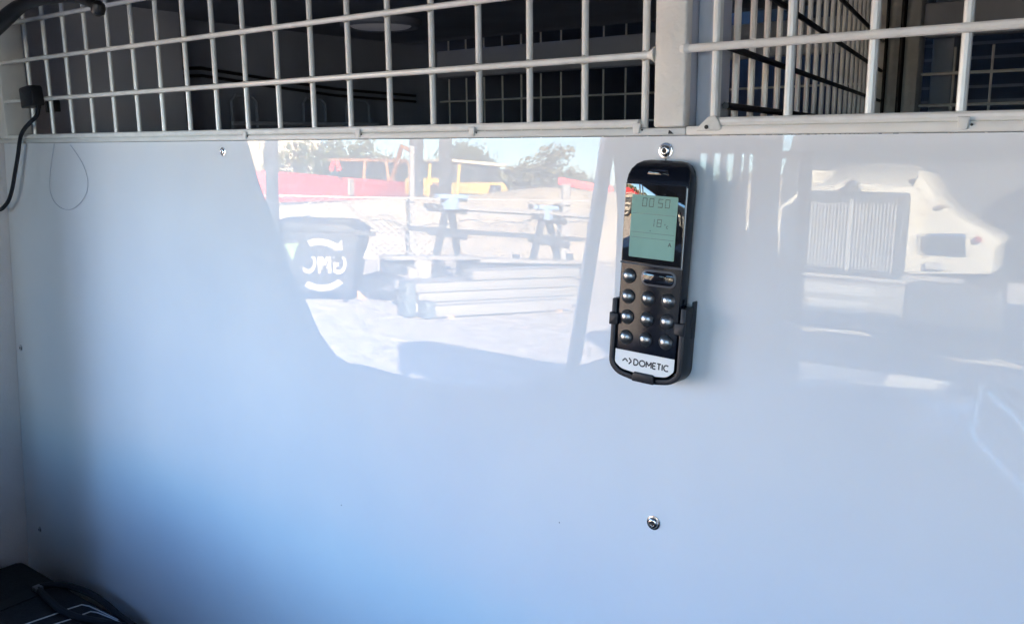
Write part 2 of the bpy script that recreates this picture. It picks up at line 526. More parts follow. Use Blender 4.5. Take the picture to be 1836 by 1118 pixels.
# cream house with a tiled roof
h0, h1 = Vector((-41.278, -27.653, 1.441)), Vector((-42.381, -36.041, 1.530))
hs = empty('house', (h0.x, h0.y, .85), 'cream house with tiled roof beyond the red skip', 'house')
d = (h1 - h0); d.z = 0; dn = d.normalized(); nn = Vector((dn.y, -dn.x, 0))
if nn.dot(h0) < 0: nn = -nn
g = G()
a, b = V(h0.x, h0.y, .85), V(h1.x, h1.y, .85)
g.hexa([a, b, b + nn * 7, a + nn * 7, a + V(0, 0, 3.4), b + V(0, 0, 3.4), b + nn * 7 + V(0, 0, 3.4), a + nn * 7 + V(0, 0, 3.4)])
g.build('wall', M['cream'], hs)
e0, e1 = a - nn * .5 - dn * .5 + V(0, 0, 3.4), b - nn * .5 + dn * .5 + V(0, 0, 3.4)
f0, f1 = a + nn * 7.5 - dn * .5 + V(0, 0, 3.4), b + nn * 7.5 + dn * .5 + V(0, 0, 3.4)
r0, r1 = (e0 + f0) / 2 + dn * 2.5 + V(0, 0, 2.2), (e1 + f1) / 2 - dn * 2.5 + V(0, 0, 2.2)
g = G().add([e0, e1, f1, f0, r0, r1], [(0, 1, 5, 4), (2, 3, 4, 5), (1, 2, 5), (3, 0, 4), (0, 3, 2, 1)])
g.build('roof', M['tile'], hs, smooth=False)
for k in (.25, .5, .78):
    p = a.lerp(b, k) - nn * .02
    w = G().hexa([p + V(0, 0, 1.0) - dn * .5, p + V(0, 0, 1.0) + dn * .5, p + V(0, 0, 1.0) + dn * .5 + nn * .1, p + V(0, 0, 1.0) - dn * .5 + nn * .1,
                  p + V(0, 0, 2.3) - dn * .5, p + V(0, 0, 2.3) + dn * .5, p + V(0, 0, 2.3) + dn * .5 + nn * .1, p + V(0, 0, 2.3) - dn * .5 + nn * .1]).build('window', M['dglass'], hs)

# portal posts with yellow guards
for (pa, pb, w, lab) in (((-9.867, -7.112, 1.233), (-9.852, -7.131, 2.625), 0.13, 'dark square post standing left of the red skip'),
                         ((-15.756, -16.193, 1.387), (-15.768, -16.182, 4.110), 0.26, 'dark gate post with yellow guard right of the red skip'),
                         ((-15.209, -16.691, 1.402), (-15.231, -16.671, 4.133), 0.24, 'dark gate post with yellow guard left of the site office')):
    a, b = Vector(pa), Vector(pb)
    t = empty('gate_post', (a.x, a.y, a.z - 1.5), lab, 'post', 'dark posts in the yard')
    G().box(a.x - w / 2, a.x + w / 2, a.y - w / 2, a.y + w / 2, 0.0 if w < .2 else .5, b.z).build('column', M['steel'], t, bevel=.01)
    if w > .2:
        sx = .27
        side = Vector((-a.y, a.x, 0)).normalized()
        q = a + side * -sx if False else a + Vector((.24, -.15, 0))
        G().bar((q.x, q.y, .8), (q.x + .10, q.y, b.z * .52), .06, .06).build('yellow_guard', M['yellow'], t, bevel=.01)

# excavator and digger, site office
ex = empty('excavator', zf((-23.349, -22.758, 1.500), .85), 'excavator cab with orange frame and dark windows above the red skip', 'excavator')
slab_box('cab', M['dglass'], (-23.184, -21.494, 2.270), (-23.185, -21.493, 1.299), (-23.478, -24.030, 2.276), (-23.474, -24.033, 1.299), 1.6, ex, .12)
slab_box('cab_roof', M['orange'], (-23.045, -21.495, 2.387), (-23.111, -21.425, 2.269), (-23.469, -23.900, 2.438), (-23.379, -23.986, 2.296), 1.7, ex, .05)
for p in (((-23.088, -21.377, 2.267), (-23.130, -21.333, 1.397)), ((-23.250, -22.573, 2.299), (-23.164, -22.659, 1.403)), ((-23.340, -23.885, 2.294), (-23.321, -23.903, 1.407))):
    G().bar(p[0], p[1], .10, .10).build('cab_pillar', M['orange'], ex)
G().tube([Vector((-22.925, -22.475, 1.507)), Vector((-21.947, -22.033, 2.828)), Vector((-21.297, -21.963, 2.635))], .09, 6).build('boom', M['orange'], ex)
so = empty('site_office', zf((-22.922, -27.196, 1.435), .85), 'dark portable site office with pale flat roof behind the sand bank', 'building')
slab_box('wall', M['steel'], (-23.547, -26.669, 2.411), (-23.534, -26.680, 1.040), (-22.801, -28.577, 2.333), (-22.781, -28.593, 1.057), 3.0, so, .02)
slab_box('roof', M['cream'], (-23.485, -26.325, 2.533), (-23.484, -26.326, 2.424), (-22.383, -28.521, 2.403), (-22.381, -28.523, 2.268), 3.6, so, .02)
for p in ((-23.157, -26.936, 2.201), (-22.925, -27.968, 2.115)):
    p = Vector(p)
    G().box(p.x - .3, p.x + .3, p.y - .05, p.y + .05, p.z - .8, p.z).build('window', M['dglass'], so)
dg = empty('digger', zf((-18.592, -22.982, 1.421), .85), 'yellow digger body on the bank top beside the site office', 'digger')
slab_box('body', M['yellow'], (-19.003, -22.651, 1.631), (-18.998, -22.655, 1.261), (-18.911, -24.001, 1.684), (-18.752, -24.123, 1.324), 1.6, dg, .06)
slab_box('grille', M['steel'], (-18.607, -22.906, 1.587), (-18.604, -22.909, 1.328), (-18.587, -23.366, 1.590), (-18.583, -23.370, 1.329), .1, dg, 0)
ld = empty('loader', zf((-19.217, -21.156, 1.399), .85), 'yellow loader bonnet between the two dark gate posts', 'loader')
slab_box('bonnet', M['yellow'], (-19.514, -20.890, 1.747), (-19.510, -20.893, 1.176), (-19.374, -21.684, 1.796), (-19.230, -21.809, 1.219), 1.5, ld, .08)
slab_box('side_panel', M['orange'], (-19.413, -20.914, 1.642), (-19.411, -20.916, 1.251), (-19.380, -21.145, 1.645), (-19.377, -21.148, 1.251), .1, ld, .0)

# wheelie bin with stickers
b0, b1 = Vector((-10.184, -7.439, 0.000)), Vector((-9.343, -8.070, 0.000))
bd = (b1 - b0).normalized(); bn = Vector((bd.y, -bd.x, 0))
if bn.dot(b0) < 0: bn = -bn
bw = (b1 - b0).length
ZB = .90
bt = empty('wheelie_bin', (b0 + b1) / 2, 'large dark wheelie bin with white round sticker, mirrored at the left of the panel', 'bin')
def bp(u, v, z): return b0 + bd * u + bn * v + V(0, 0, z * ZB)
G().hexa([bp(.08, .08, .14), bp(bw - .02, .08, .14), bp(bw - .02, .85, .14), bp(.08, .85, .14), bp(-.06, -.04, 1.12), bp(bw + .10, -.04, 1.12), bp(bw + .10, 1.0, 1.12), bp(-.06, 1.0, 1.12)]).build('body', M['bin'], bt, bevel=.03)
G().hexa([bp(-.10, -.08, 1.12), bp(bw + .14, -.08, 1.12), bp(bw + .14, 1.04, 1.12), bp(-.10, 1.04, 1.12), bp(-.08, -.06, 1.27), bp(bw - .08, -.06, 1.27), bp(bw - .08, .95, 1.30), bp(-.08, .95, 1.30)]).build('lid', M['bin'], bt, bevel=.03)
G().tube([bp(.42 + .05 * math.cos(i * math.pi / 6), .0, 1.32 + .05 * math.sin(i * math.pi / 6)) for i in range(12)], .022, 6, closed=True).build('lifting_ring', M['bin'], bt)
G().tube([bp(bw - .30, 0, 1.29), bp(bw + .02, 0, 1.29)], .055, 8).build('lid_hinge', M['bin'], bt)
G().bar(bp(bw + .05, -.06, 1.13), bp(bw + .34, -.02, 1.11), .06, .07).build('handle', M['bin'], bt)
for u in (.12, bw - .12):
    for v in (.12, .8):
        G().lathe([(.07, -.025), (.08, 0), (.07, .025)], bp(u, v, .08), bd, 14).build('wheel', M['tyre'], bt)
def face(u, z, off=.006): return bp(u, -.04 + (1.12 - z) / .98 * .12 - off, z)
def arc_band(u0, z0, r0, r1, a0, a1, n=14):
    g = G()
    pts = []
    for i in range(n + 1):
        a = math.radians(a0 + (a1 - a0) * i / n)
        pts.append((face(u0 + r1 * math.cos(a), z0 + r1 * math.sin(a)), face(u0 + r0 * math.cos(a), z0 + r0 * math.sin(a))))
    for i in range(n):
        g.add([pts[i][0], pts[i + 1][0], pts[i + 1][1], pts[i][1]], [(0, 1, 2, 3)])
    return g
arc_band(.60, .60, .32, .42, 45, 115).build('sticker_band', M['white'], bt, smooth=False)
arc_band(.60, .60, .32, .42, 235, 318).build('sticker_band', M['white'], bt, smooth=False)
G().add([face(.78, .84), face(.92, .84), face(.92, 1.02)], [(0, 1, 2)]).build('sticker_arrow', M['white'], bt, smooth=False)
G().add([face(.10, .92), face(.30, .94), face(.20, .66)], [(0, 1, 2)]).build('sticker_arrow', M['green'], bt, smooth=False)
# a person in the yard faces the bin and reads the letters the right way round
rotz = math.atan2(bd.y, bd.x)
tp = face(.66, .62, .012)
def yard_text(name, body, size, p, m, bold):
    rm = Matrix((( -bd.x, 0, -bn.x), (-bd.y, 0, -bn.y), (0, 1, 0)))
    t = text(name, body, size, m, bt, p - bt.location, rm.to_euler(), .002, bold, 'CENTER')
    return t
yard_text('lettering', 'GMC', .42, tp, M['white'], .010).scale = (.68, 1, 1)
yard_text('letter_mark', 'V', .20, face(1.28, .82, .012), M['white'], .012).scale = (1, -1, 1)

# steel rack with two trestles, blue caps and long rails
rk = empty('steel_rack', (-9.824, -10.637, 0.000), 'dark steel rack with blue caps and long rails in front of the sand bank', 'rack')
def leg(a, b): G().bar(a, b, .085, .10).build('leg', M['steel'], rk)
leg((-9.619, -10.421, 1.430), (-9.627, -9.977, 0.000)); leg((-9.664, -10.514, 1.427), (-9.845, -11.083, 0.000))
leg((-8.943, -12.220, 1.295), (-9.078, -11.930, 0.000)); leg((-8.984, -12.313, 1.292), (-8.945, -12.836, 0.000))
def rail(a, b, w=.10, h=.10, m='galv'): G().bar(a, b, w, h).build('rail', M[m], rk)
rail((-9.865, -9.789, 1.302), (-8.471, -13.480, 1.092), .09, .07)
rail((-9.501, -10.523, 1.342), (-8.422, -13.393, 1.157), .09, .06)
rail((-9.864, -9.790, 0.992), (-8.700, -13.103, 0.736), .12, .08, 'steel')
for (a, b) in (((-9.759, -10.026, 1.339), (-9.518, -10.771, 1.265)), ((-8.999, -11.935, 1.201), (-8.805, -12.676, 1.066)), ((-9.704, -10.076, 0.946), (-9.514, -10.775, 0.840)), ((-9.029, -11.913, 0.785), (-8.761, -12.706, 0.649))):
    G().bar(a, b, .14, .12).build('arm', M['steel'], rk, bevel=.02)
for (a, b, c) in (((-9.615, -10.157, 1.511), (-9.471, -10.680, 1.505), (-9.566, -10.401, 1.413)), ((-9.025, -11.916, 1.334), (-8.839, -12.413, 1.315), (-8.949, -12.215, 1.226))):
    cp = G().bar(a, b, .2, .07).build('cap', M['bluecap'], rk, bevel=.015)
    c = Vector(c)
    G().box(c.x - .12, c.x + .12, c.y - .1, c.y + .1, c.z - .12, c.z + .08).build('collar', M['bluecap'], rk, bevel=.01)
for px in ((-9.475, -10.545, 1.461), (-9.438, -10.642, 1.461), (-8.958, -11.840, 1.337), (-8.939, -11.978, 1.336), (-8.936, -12.468, 1.311), (-8.902, -12.612, 1.300)):
    p = Vector(px)
    G().lathe([(.05, -.02), (.05, .02)], p, (0, 1, 0), 10).build('hook', M['steel'], rk)

# bench of pale boards on dark trestles
bc = empty('work_bench', (-10.680, -11.157, 0.000), 'low bench of pale boards on dark trestles behind the aluminium beams', 'bench')
for (a, b) in (((-9.651, -9.019, 0.586), (-9.282, -10.707, 0.516)), ((-9.374, -10.761, 0.460), (-8.708, -12.860, 0.353))):
    G().bar(a, b, .4, .06).build('board', M['board'], bc, bevel=.01)
for (a, b) in (((-9.722, -9.090, 0.457), (-9.566, -9.932, 0.397)), ((-9.436, -10.579, 0.356), (-9.175, -11.806, 0.256)), ((-9.176, -11.805, 0.266), (-8.674, -13.001, 0.225))):
    G().bar(a, b, .3, .26).build('drawer_box', M['steel'], bc, bevel=.02)
for p in ((-11.022, -10.518, 0.000), (-10.431, -11.177, 0.000), (-9.628, -12.337, 0.000), (-9.119, -13.320, 0.000)):
    p = Vector(p)
    G().box(p.x - .05, p.x + .05, p.y - .05, p.y + .05, 0, .45).build('leg', M['steel'], bc)
for (p, s, lab) in (((-9.373, -9.566, 0.392), .15, 'white bucket standing under the bench'), ((-9.348, -9.315, 0.334), .09, 'small white tin under the bench')):
    p = Vector(p)
    t = empty('bucket', (p.x, p.y, 0), lab, 'bucket')
    G().lathe([(s * .8, 0), (s, p.z + s), (s * 1.05, p.z + s), (s * .95, p.z + s * .9)], (p.x, p.y, 0), n=16).build('pail', M['white'], t)
    G().tube([(p.x + s * math.cos(a), p.y, p.z + s + s * .5 * math.sin(a)) for a in [i * math.pi / 8 for i in range(9)]], .01, 5).build('handle', M['galv'], t)

# stack of aluminium beams
u0, u1 = Vector((-7.831, -7.665, 0.000)), Vector((-6.730, -10.056, -0.000))
ud = (u1 - u0).normalized(); un = Vector((ud.y, -ud.x, 0))
if un.dot(u0) < 0: un = -un
ul = (u1 - u0).length
st = empty('beam_stack', u0, 'stack of long pale aluminium beams on the ground below the rack', 'beams')
def beam(v, z, s0, s1, h=.12, w=.2):
    a = u0 + ud * s0 + un * v + V(0, 0, z + h / 2)
    o = G().bar(a, u0 + ud * s1 + un * v + V(0, 0, z + h / 2), w, h).build('beam', M['alu'], st, bevel=.012)
    return o
for j, v in enumerate((.15, .37, .59)):
    for i, z in enumerate((.06, .19, .32)):
        beam(v, z, .0 + .07 * ((i * 2 + j) % 3), ul - .05 * ((i + j) % 3))
beam(.2, .45, .95, ul); beam(.44, .45, 1.0, ul - .1)
beam(-.10, .03, .25, ul - .3, .14)
for v, z, s, h in ((.12, .03, -.07, .44), (-.10, .03, .12, .20)):
    a = u0 + ud * s + un * v
    G().bar(a + V(0, 0, z + h / 2), a + ud * .14 + V(0, 0, z + h / 2), .3, h).build('end_cap', M['alu_dark'], st, bevel=.02)
for s in (.5, ul - .5):
    a = u0 + ud * s
    G().bar(a + un * -.2 + V(0, 0, .03), a + un * .75 + V(0, 0, .03), .08, .06).build('bearer', M['timber'], st)

# black bundle and timber between bin and beams
p = Vector((-9.390, -8.715, 0.257))
g = G()
rows = []
for i in range(9):
    ph = math.pi * i / 8
    rows.append([(p.x + (.48 * math.sin(ph) * math.cos(a) * (1 + .12 * math.sin(3 * a + i))), p.y + .34 * math.sin(ph) * math.sin(a), .20 + .19 * math.cos(ph) * (1 + .15 * math.sin(2 * a + i * .8)))
                 for a in [2 * math.pi * j / 16 for j in range(17)]])
bg_ = G().grid(rows).build('tarp_bundle', M['bin'], angle=70)
tag(bg_, 'black crumpled bundle on the ground between bin and beams', 'bundle')
tb = G().bar((-9.729, -8.517, 0.000), (-9.294, -9.066, 0.000), .22, .12).build('timber_beam', M['timber'], bevel=.01)
tb.location.z += .06
tag(tb, 'short timber beam on the ground in front of the black bundle', 'timber')

# white bonneted truck
ty = -9.0
tk = empty('bonneted_truck', (-2.6, -10.0, 0), 'white bonneted truck with tall grille and dark cab, mirrored at the right of the panel', 'truck')
g = G()
fr = [(-3.36, .95), (-3.36, 1.66), (-3.28, 1.80), (-2.80, 1.85), (-2.30, 1.82), (-2.20, 1.70), (-2.20, .95)]
bk = [(-3.72, .95), (-3.70, 1.75), (-3.52, 2.02), (-2.98, 2.09), (-2.52, 2.07), (-2.22, 1.85), (-2.15, .95)]
n = len(fr)
g.add([(x, -9.08, z) for x, z in fr] + [(x, -10.5, z) for x, z in bk], [tuple(range(n)), tuple(range(n, 2 * n))] + [(i, (i + 1) % n, (i + 1) % n + n, i + n) for i in range(n)])
g.build('bonnet', M['truckwhite'], tk, bevel=.03)
gs = G().box(-3.34, -2.22, -9.06, -8.98, .88, 1.76)
gs = gs.build('grille_surround', M['truckdark'], tk, bevel=.05)
gi = G().box(-3.24, -2.32, -9.0, -8.975, .96, 1.64).build('grille_back', M['tyre'], tk)
bar0 = None
for i in range(26):
    x = -3.22 + i * .0352
    if bar0 is None:
        bar0 = G().box(-.007, .007, -.012, .012, 0, .68).build('grille_bar', M['galv'], gi, local=True)
        bar0.location = V(x, -8.965, .96) - tk.location
    else:
        inst(bar0, 'grille_bar', V(x, -8.965, .96) - tk.location, gi)
G().box(-2.80, -2.76, -8.975, -8.95, .94, 1.68).build('grille_divider', M['grille'], gi)
G().lathe([(.085, 0), (.085, .03), (.05, .05)], (-2.78, -8.98, 1.79), (0, 1, 0), 16).build('badge', M['truckdark'], tk)
fx = [(-2.288, -9.300, 1.794), (-2.230, -9.300, 1.988), (-2.142, -9.300, 1.837), (-2.034, -9.300, 1.687), (-1.894, -9.300, 1.569), (-1.732, -9.300, 1.476), (-1.575, -9.300, 1.406), (-1.430, -9.300, 1.326),
      (-1.416, -9.300, 1.288), (-1.469, -9.300, 1.225), (-1.471, -9.300, 0.981), (-2.280, -9.300, 0.913)]
fp = [(p[0], p[2]) for p in fx]
G().prism(fp, lambda x, z: (x, -9.30, z), lambda x, z: (x * 1.03, -10.5, z)).build('fender', M['truckwhite'], tk, bevel=.02)
cx = -2.78 * 2
G().prism([(cx - x, z) for x, z in fp], lambda x, z: (x, -9.30, z), lambda x, z: (x * 1.0, -10.5, z)).build('fender', M['truckwhite'], tk, bevel=.02)
hl = [(-2.151, -9.250, 1.320), (-1.751, -9.250, 1.342), (-1.735, -9.250, 1.159), (-2.137, -9.250, 1.160)]
h = G().prism([(p[0], p[2]) for p in hl], lambda x, z: (x, -9.34, z), lambda x, z: (x, -9.25, z)).build('headlight', M['dglass'], tk, bevel=.015)
hf = [(-2.184, -9.270, 1.346), (-1.732, -9.270, 1.371), (-1.711, -9.270, 1.137), (-2.166, -9.270, 1.134)]
G().prism([(p[0], p[2]) for p in hf], lambda x, z: (x, -9.34, z), lambda x, z: (x, -9.275, z)).build('headlight_frame', M['bright'], h, bevel=.01)
for (q, m_, nm) in ((((-2.015, -9.250, 1.649), (-1.950, -9.250, 1.612)), 'amber', 'marker_lamp'), (((-2.075, -9.250, 1.061), (-1.927, -9.250, 0.992)), 'grille', 'turn_lamp'), (((-1.927, -9.250, 1.060), (-1.886, -9.250, 1.001)), 'white', 'lamp_lens'), (((-1.636, -9.250, 1.344), (-1.581, -9.250, 1.292)), 'redlamp', 'side_lamp')):
    a, b = q
    G().box(a[0], b[0], -9.34, -9.25, a[2], b[2]).build(nm, M[m_], tk)
G().box(-3.4, -2.18, -9.1, -8.80, .40, .84).build('bumper', M['bumper'], tk, bevel=.04)
G().box(-3.1, -2.5, -8.82, -8.79, .50, .64).build('number_plate', M['grille'], tk)
G().box(-3.26, -2.42, -8.815, -8.795, .70, .80).build('air_slot', M['grille'], tk)
G().box(-2.165, -1.30, -9.2, -8.9, .30, .88).build('bumper_end', M['truckdark'], tk, bevel=.04)
G().box(-4.28, -3.415, -9.2, -8.9, .30, .88).build('bumper_end', M['truckdark'], tk, bevel=.04)
for x in (-1.62, -3.94):
    G().lathe([(.30, -.16), (.50, -.15), (.52, 0), (.50, .15), (.30, .16)], (x, -10.0, .52), (1, 0, 0), 24).build('wheel', M['tyre'], tk)
cabp = [(-10.5, .8), (-10.5, 2.02), (-10.95, 3.1), (-12.6, 3.2), (-12.6, .8)]
G().prism(cabp, lambda y, z: (-4.12 + (max(0, z - 2.0)) * .12, y, z), lambda y, z: (-1.18 - (max(0, z - 2.0)) * .12, y, z)).build('cab', M['truckdark'], tk, bevel=.05)
ws = G().add([(-3.95, -10.52, 2.12), (-1.35, -10.52, 2.12), (-1.45, -10.90, 2.98), (-3.85, -10.90, 2.98)], [(0, 1, 2, 3)]).build('windscreen', M['dglass'], tk)
for x in (-1.32, -1.08):
    p = V(x, -11.3, 0)
    G().tube([(x, -11.3, 2.0), (x, -11.3, 3.9)], .055, 12).build('exhaust_stack', M['bright'], tk)
G().box(-1.14, -.7, -10.6, -12.4, .6, 2.05).build('side_fairing', M['truckdark'], tk, bevel=.05)

dc = empty('dark_container', (1.0, -10.8, 0), 'dark steel container standing right of the white truck', 'container')
ztop = (-1.477, -9.700, 2.106)[2]
G().box(-1.02, 3.2, -9.7, -12.2, 0.12, ztop).build('body', M['truckdark'], dc, bevel=.02)
for i in range(11):
    G().box(-.90 + i * .37, -.78 + i * .37, -9.665, -9.70, .25, ztop - .12).build('rib', M['truckdark'], dc)
G().box(-1.02, 3.2, -9.72, -12.1, 0.0, .118).build('skid', M['steel'], dc)
# unseen block added on the sunny side to shade the ground before the truck
sd_ = empty('sun_blocker', (7.0, -1.2, 0), 'unseen tall grey block added to shade the ground in front of the truck', 'sun_blocker')
G().box(2.2, 12.0, -2.0, -.45, 0, 4.62).build('wall', M['galv'], sd_, bevel=.02)
G().hexa([(2.15, -2.05, 4.622), (12.1, -2.05, 4.622), (12.1, -.4, 4.622), (2.15, -.4, 4.622), (2.15, -2.05, 4.70), (12.1, -2.05, 4.70), (12.1, -.4, 4.76), (2.15, -.4, 4.76)]).build('roof', M['steel'], sd_)
G().box(5.0, 8.0, -2.06, -2.004, 0.01, 3.4).build('roller_door', M['steel'], sd_)
# ------------------------------------------------------------------ the van: cab shell
def wx(z): return -1.2996 - (1.8421 - z) * 0.0675
# left door with its window opening (glass wound down)
dp = [(0.008, .45), (0.008, 2.30), (-0.36, 2.30), (-.375, 2.0), (-.40, 1.871), (-.427, 1.80), (-.462, 1.731), (-.498, 1.648), (-.537, 1.585), (-.577, 1.514), (-.62, 1.464), (-.681, 1.427),
      (-.778, 1.395), (-.923, 1.352), (-1.088, 1.310), (-1.38, 1.262), (-1.47, 1.30), (-1.495, 1.42), (-1.565, 1.925), (-1.60, 2.30), (-1.66, 2.30), (-1.625, 1.925), (-1.545, 1.28), (-2.0, 1.24), (-2.0, .45)]
def outer(y, z):
    # the opening flares outwards: sill falls away, front pillar swept forward
    z2 = z - .075 if 1.2 < z < 1.47 else z
    y2 = y - .20 if (y < -1.45 and z > 1.2) else y
    return (wx(z) - .14, y2, z2)
wl = G().prism(dp, lambda y, z: (wx(z), y, z), outer).build('wall', M['pillar_trim'], bevel=.006)
tag(wl, 'grey trimmed cab side wall at the left edge of the panel', kind='structure')
tag(G().box(-1.31, -1.205, -.31, -.16, .45, 2.302).build('pillar', M['dark_trim'], bevel=.03), kind='structure')  # unseen block added to darken the panel's left edge
# windscreen pillar, sloping
pl_ = G().hexa([(-1.36, -1.98, 1.24), (-1.27, -2.0, 1.24), (-1.27, -1.88, 1.24), (-1.36, -1.86, 1.24), (-1.36, -1.70, 2.30), (-1.27, -1.72, 2.30), (-1.27, -1.64, 2.30), (-1.36, -1.62, 2.30)])
tag(pl_.build('pillar', M['trim'], bevel=.015), kind='structure')
hd_l = G().prism([(-.30, 1.945), (-1.66, 1.945), (-1.66, 2.301), (-.30, 2.301)], lambda y, z: (-1.262, y, z), lambda y, z: (-1.288, y, z))
tag(hd_l.build('header', M['trim'], bevel=.01), kind='structure')
tag(G().hexa([(-1.25, -1.79, 2.06), (.60, -1.79, 2.06), (.60, -1.77, 2.06), (-1.25, -1.77, 2.06), (-1.25, -1.67, 2.301), (.60, -1.67, 2.301), (.60, -1.36, 2.301), (-1.25, -1.36, 2.301)]).build('header', M['liner'], bevel=.01), kind='structure')
# right side: closed door
rp = [(-.02, .45), (-.02, 2.30), (-1.75, 2.30), (-2.0, 1.24), (-2.0, .45)]
wr = G().prism(rp, lambda y, z: (.62, y, z), lambda y, z: (.68, y, z)).build('wall', M['trim'], bevel=.006)
tag(wr, kind='structure')
tag(G().box(-1.42, .70, -1.36, 2.8, 2.303, 2.47).build('roof', M['liner'], bevel=.02), kind='structure')
rl = empty('shadow_box', (-.36, -1.15, 2.47), 'unseen white box added above the cab to shape the shadow outside', 'shadow box')  # box added out of view to shape the van's shadow on the ground
G().box(-1.42, .70, -1.36, -.98, 2.66, 3.28).build('body', M['vanwhite'], rl, bevel=.03)
G().box(-.67, .70, -1.34, -1.0, 2.472, 2.658).build('base', M['vanwhite'], rl)
G().box(-1.38, -1.34, -1.06, -1.0, 2.472, 2.658).build('foot', M['steel'], rl)
tag(G().box(-1.40, .70, -2.05, 2.8, .35, .45).build('floor', M['dark_trim']), kind='structure')
tag(G().box(-1.40, .70, -2.10, -2.02, .35, 1.24).build('wall', M['trim']), kind='structure')
wsn = G().hexa([(-1.27, -2.02, 1.25), (.62, -2.02, 1.25), (.62, -2.015, 1.25), (-1.27, -2.015, 1.25), (-1.27, -1.68, 2.30), (.62, -1.68, 2.30), (.62, -1.675, 2.30), (-1.27, -1.675, 2.30)])
tag(wsn.build('windscreen', M['glass'], smooth=False), 'sloping clear windscreen of the van behind the camera', 'windscreen')

# dashboard
db = empty('dashboard', (-.35, -1.7, .45), 'dark moulded dashboard below the windscreen', 'dashboard')
prof = [(-2.0, .5), (-2.0, 1.318), (-1.90, 1.332), (-1.20, 1.332), (-1.10, 1.31), (-1.06, 1.24), (-1.10, 1.0), (-1.40, .5)]
G().prism(prof, lambda y, z: (-1.265, y, z), lambda y, z: (.615, y, z)).build('body', M['dark_trim'], db, bevel=.02)
for x in (-1.05, -.35, .3):
    G().box(x - .1, x + .1, -1.095, -1.06, 1.10, 1.18).build('air_vent', M['black'], db)
# dark slatted screen between the left door pillar and the open part of the windscreen
ur = empty('slatted_screen', (-1.0, -1.60, 1.334), 'tall screen of dark upright slats with narrow bright gaps left of the white truck', 'screen')
def slat(pa, pb, z0, z1, y0=-1.60, th=.022):
    G().box(pa[0], pb[0], y0, y0 - th, z0, z1).build('slat', M['steel'], ur, bevel=.003)
ytop = 2.296
slat((-1.266, -1.600, 1.702), (-1.234, -1.600, 1.704), 1.334, ytop)
slat((-1.229, -1.600, 1.704), (-1.141, -1.600, 1.708), 1.334, ytop)
slat((-1.139, -1.600, 1.708), (-1.034, -1.600, 1.713), 1.334, ytop)
slat((-1.042, -1.600, 1.859), (-1.035, -1.600, 1.859), 1.334, ytop)
slat((-1.009, -1.600, 1.859), (-0.995, -1.600, 1.859), 1.334, ytop)
slat((-0.971, -1.600, 1.860), (-0.958, -1.600, 1.860), 1.334, ytop)
slat((-0.934, -1.600, 1.860), (-0.918, -1.600, 1.860), 1.334, ytop)
slat((-0.907, -1.600, 1.790), (-0.898, -1.600, 1.790), 1.334, ytop)
slat((-0.882, -1.600, 1.791), (-0.813, -1.600, 1.793), 1.334, ytop)
slat((-0.761, -1.600, 1.794), (-0.735, -1.600, 1.795), 1.334, (-0.755, -1.600, 1.902)[2])
a, b = (-1.049, -1.600, 1.895), (-0.821, -1.600, 1.895)
G().box(a[0], b[0], -1.623, -1.64, a[2], ytop).build('header', M['steel'], ur)
a, b = (-0.820, -1.600, 1.901), (-0.742, -1.600, 1.883)
G().box(a[0], b[0], -1.60, -1.622, b[2], a[2]).build('crossbar', M['steel'], ur)
a, b = (-1.050, -1.620, 1.827), (-0.921, -1.620, 1.829)
G().box(a[0], b[0], -1.623, -1.64, 1.334, a[2]).build('lower_sheet', M['steel'], ur)
a, b = (-0.913, -1.620, 1.702), (-0.816, -1.620, 1.707)
G().box(a[0], b[0], -1.623, -1.64, 1.334, a[2]).build('lower_sheet', M['steel'], ur)
a, b = (-0.812, -1.620, 1.647), (-0.750, -1.620, 1.651)
G().box(a[0], b[0], -1.623, -1.64, 1.334, a[2]).build('lower_sheet', M['steel'], ur)

# pale moulded tray on the dash with a round recess and a rimmed side flap
bx = empty('moulded_tray', (-.55, -1.45, 1.332), 'pale moulded tray with round recess and rimmed flap on the dashboard', 'tray')
ta, tb_, tc_, td_ = [Vector(p) for p in ((-0.862, -1.736, 1.360), (-0.351, -1.746, 1.360), (-0.270, -1.217, 1.360), (-0.804, -1.155, 1.360))]
dn_ = V(0, 0, -.027)
G().hexa([ta + dn_, tb_ + dn_, tc_ + dn_, td_ + dn_, ta, tb_, tc_, td_]).build('body', M['vanwhite'], bx, bevel=.008)
cc = Vector((-0.524, -1.358, 1.361))
G().lathe([(.150, 0), (.150, .004), (.138, .005), (.134, .001)], cc, (0, 0, 1), 36).build('recess_ring', M['trim'], bx)
fa_, fb_, fc_, fd_ = [Vector(p) for p in ((-0.341, -1.736, 1.358), (-0.190, -1.355, 1.358), (-0.140, -0.946, 1.358), (-0.266, -1.230, 1.358))]
G().hexa([p + dn_ * .9 for p in (fa_, fb_, fc_, fd_)] + [p + V(0, 0, -.008) for p in (fa_, fb_, fc_, fd_)]).build('flap', M['trim'], bx)
G().tube([fb_, fa_, fd_, fc_], .009, 8).build('flap_rim', M['vanwhite'], bx)

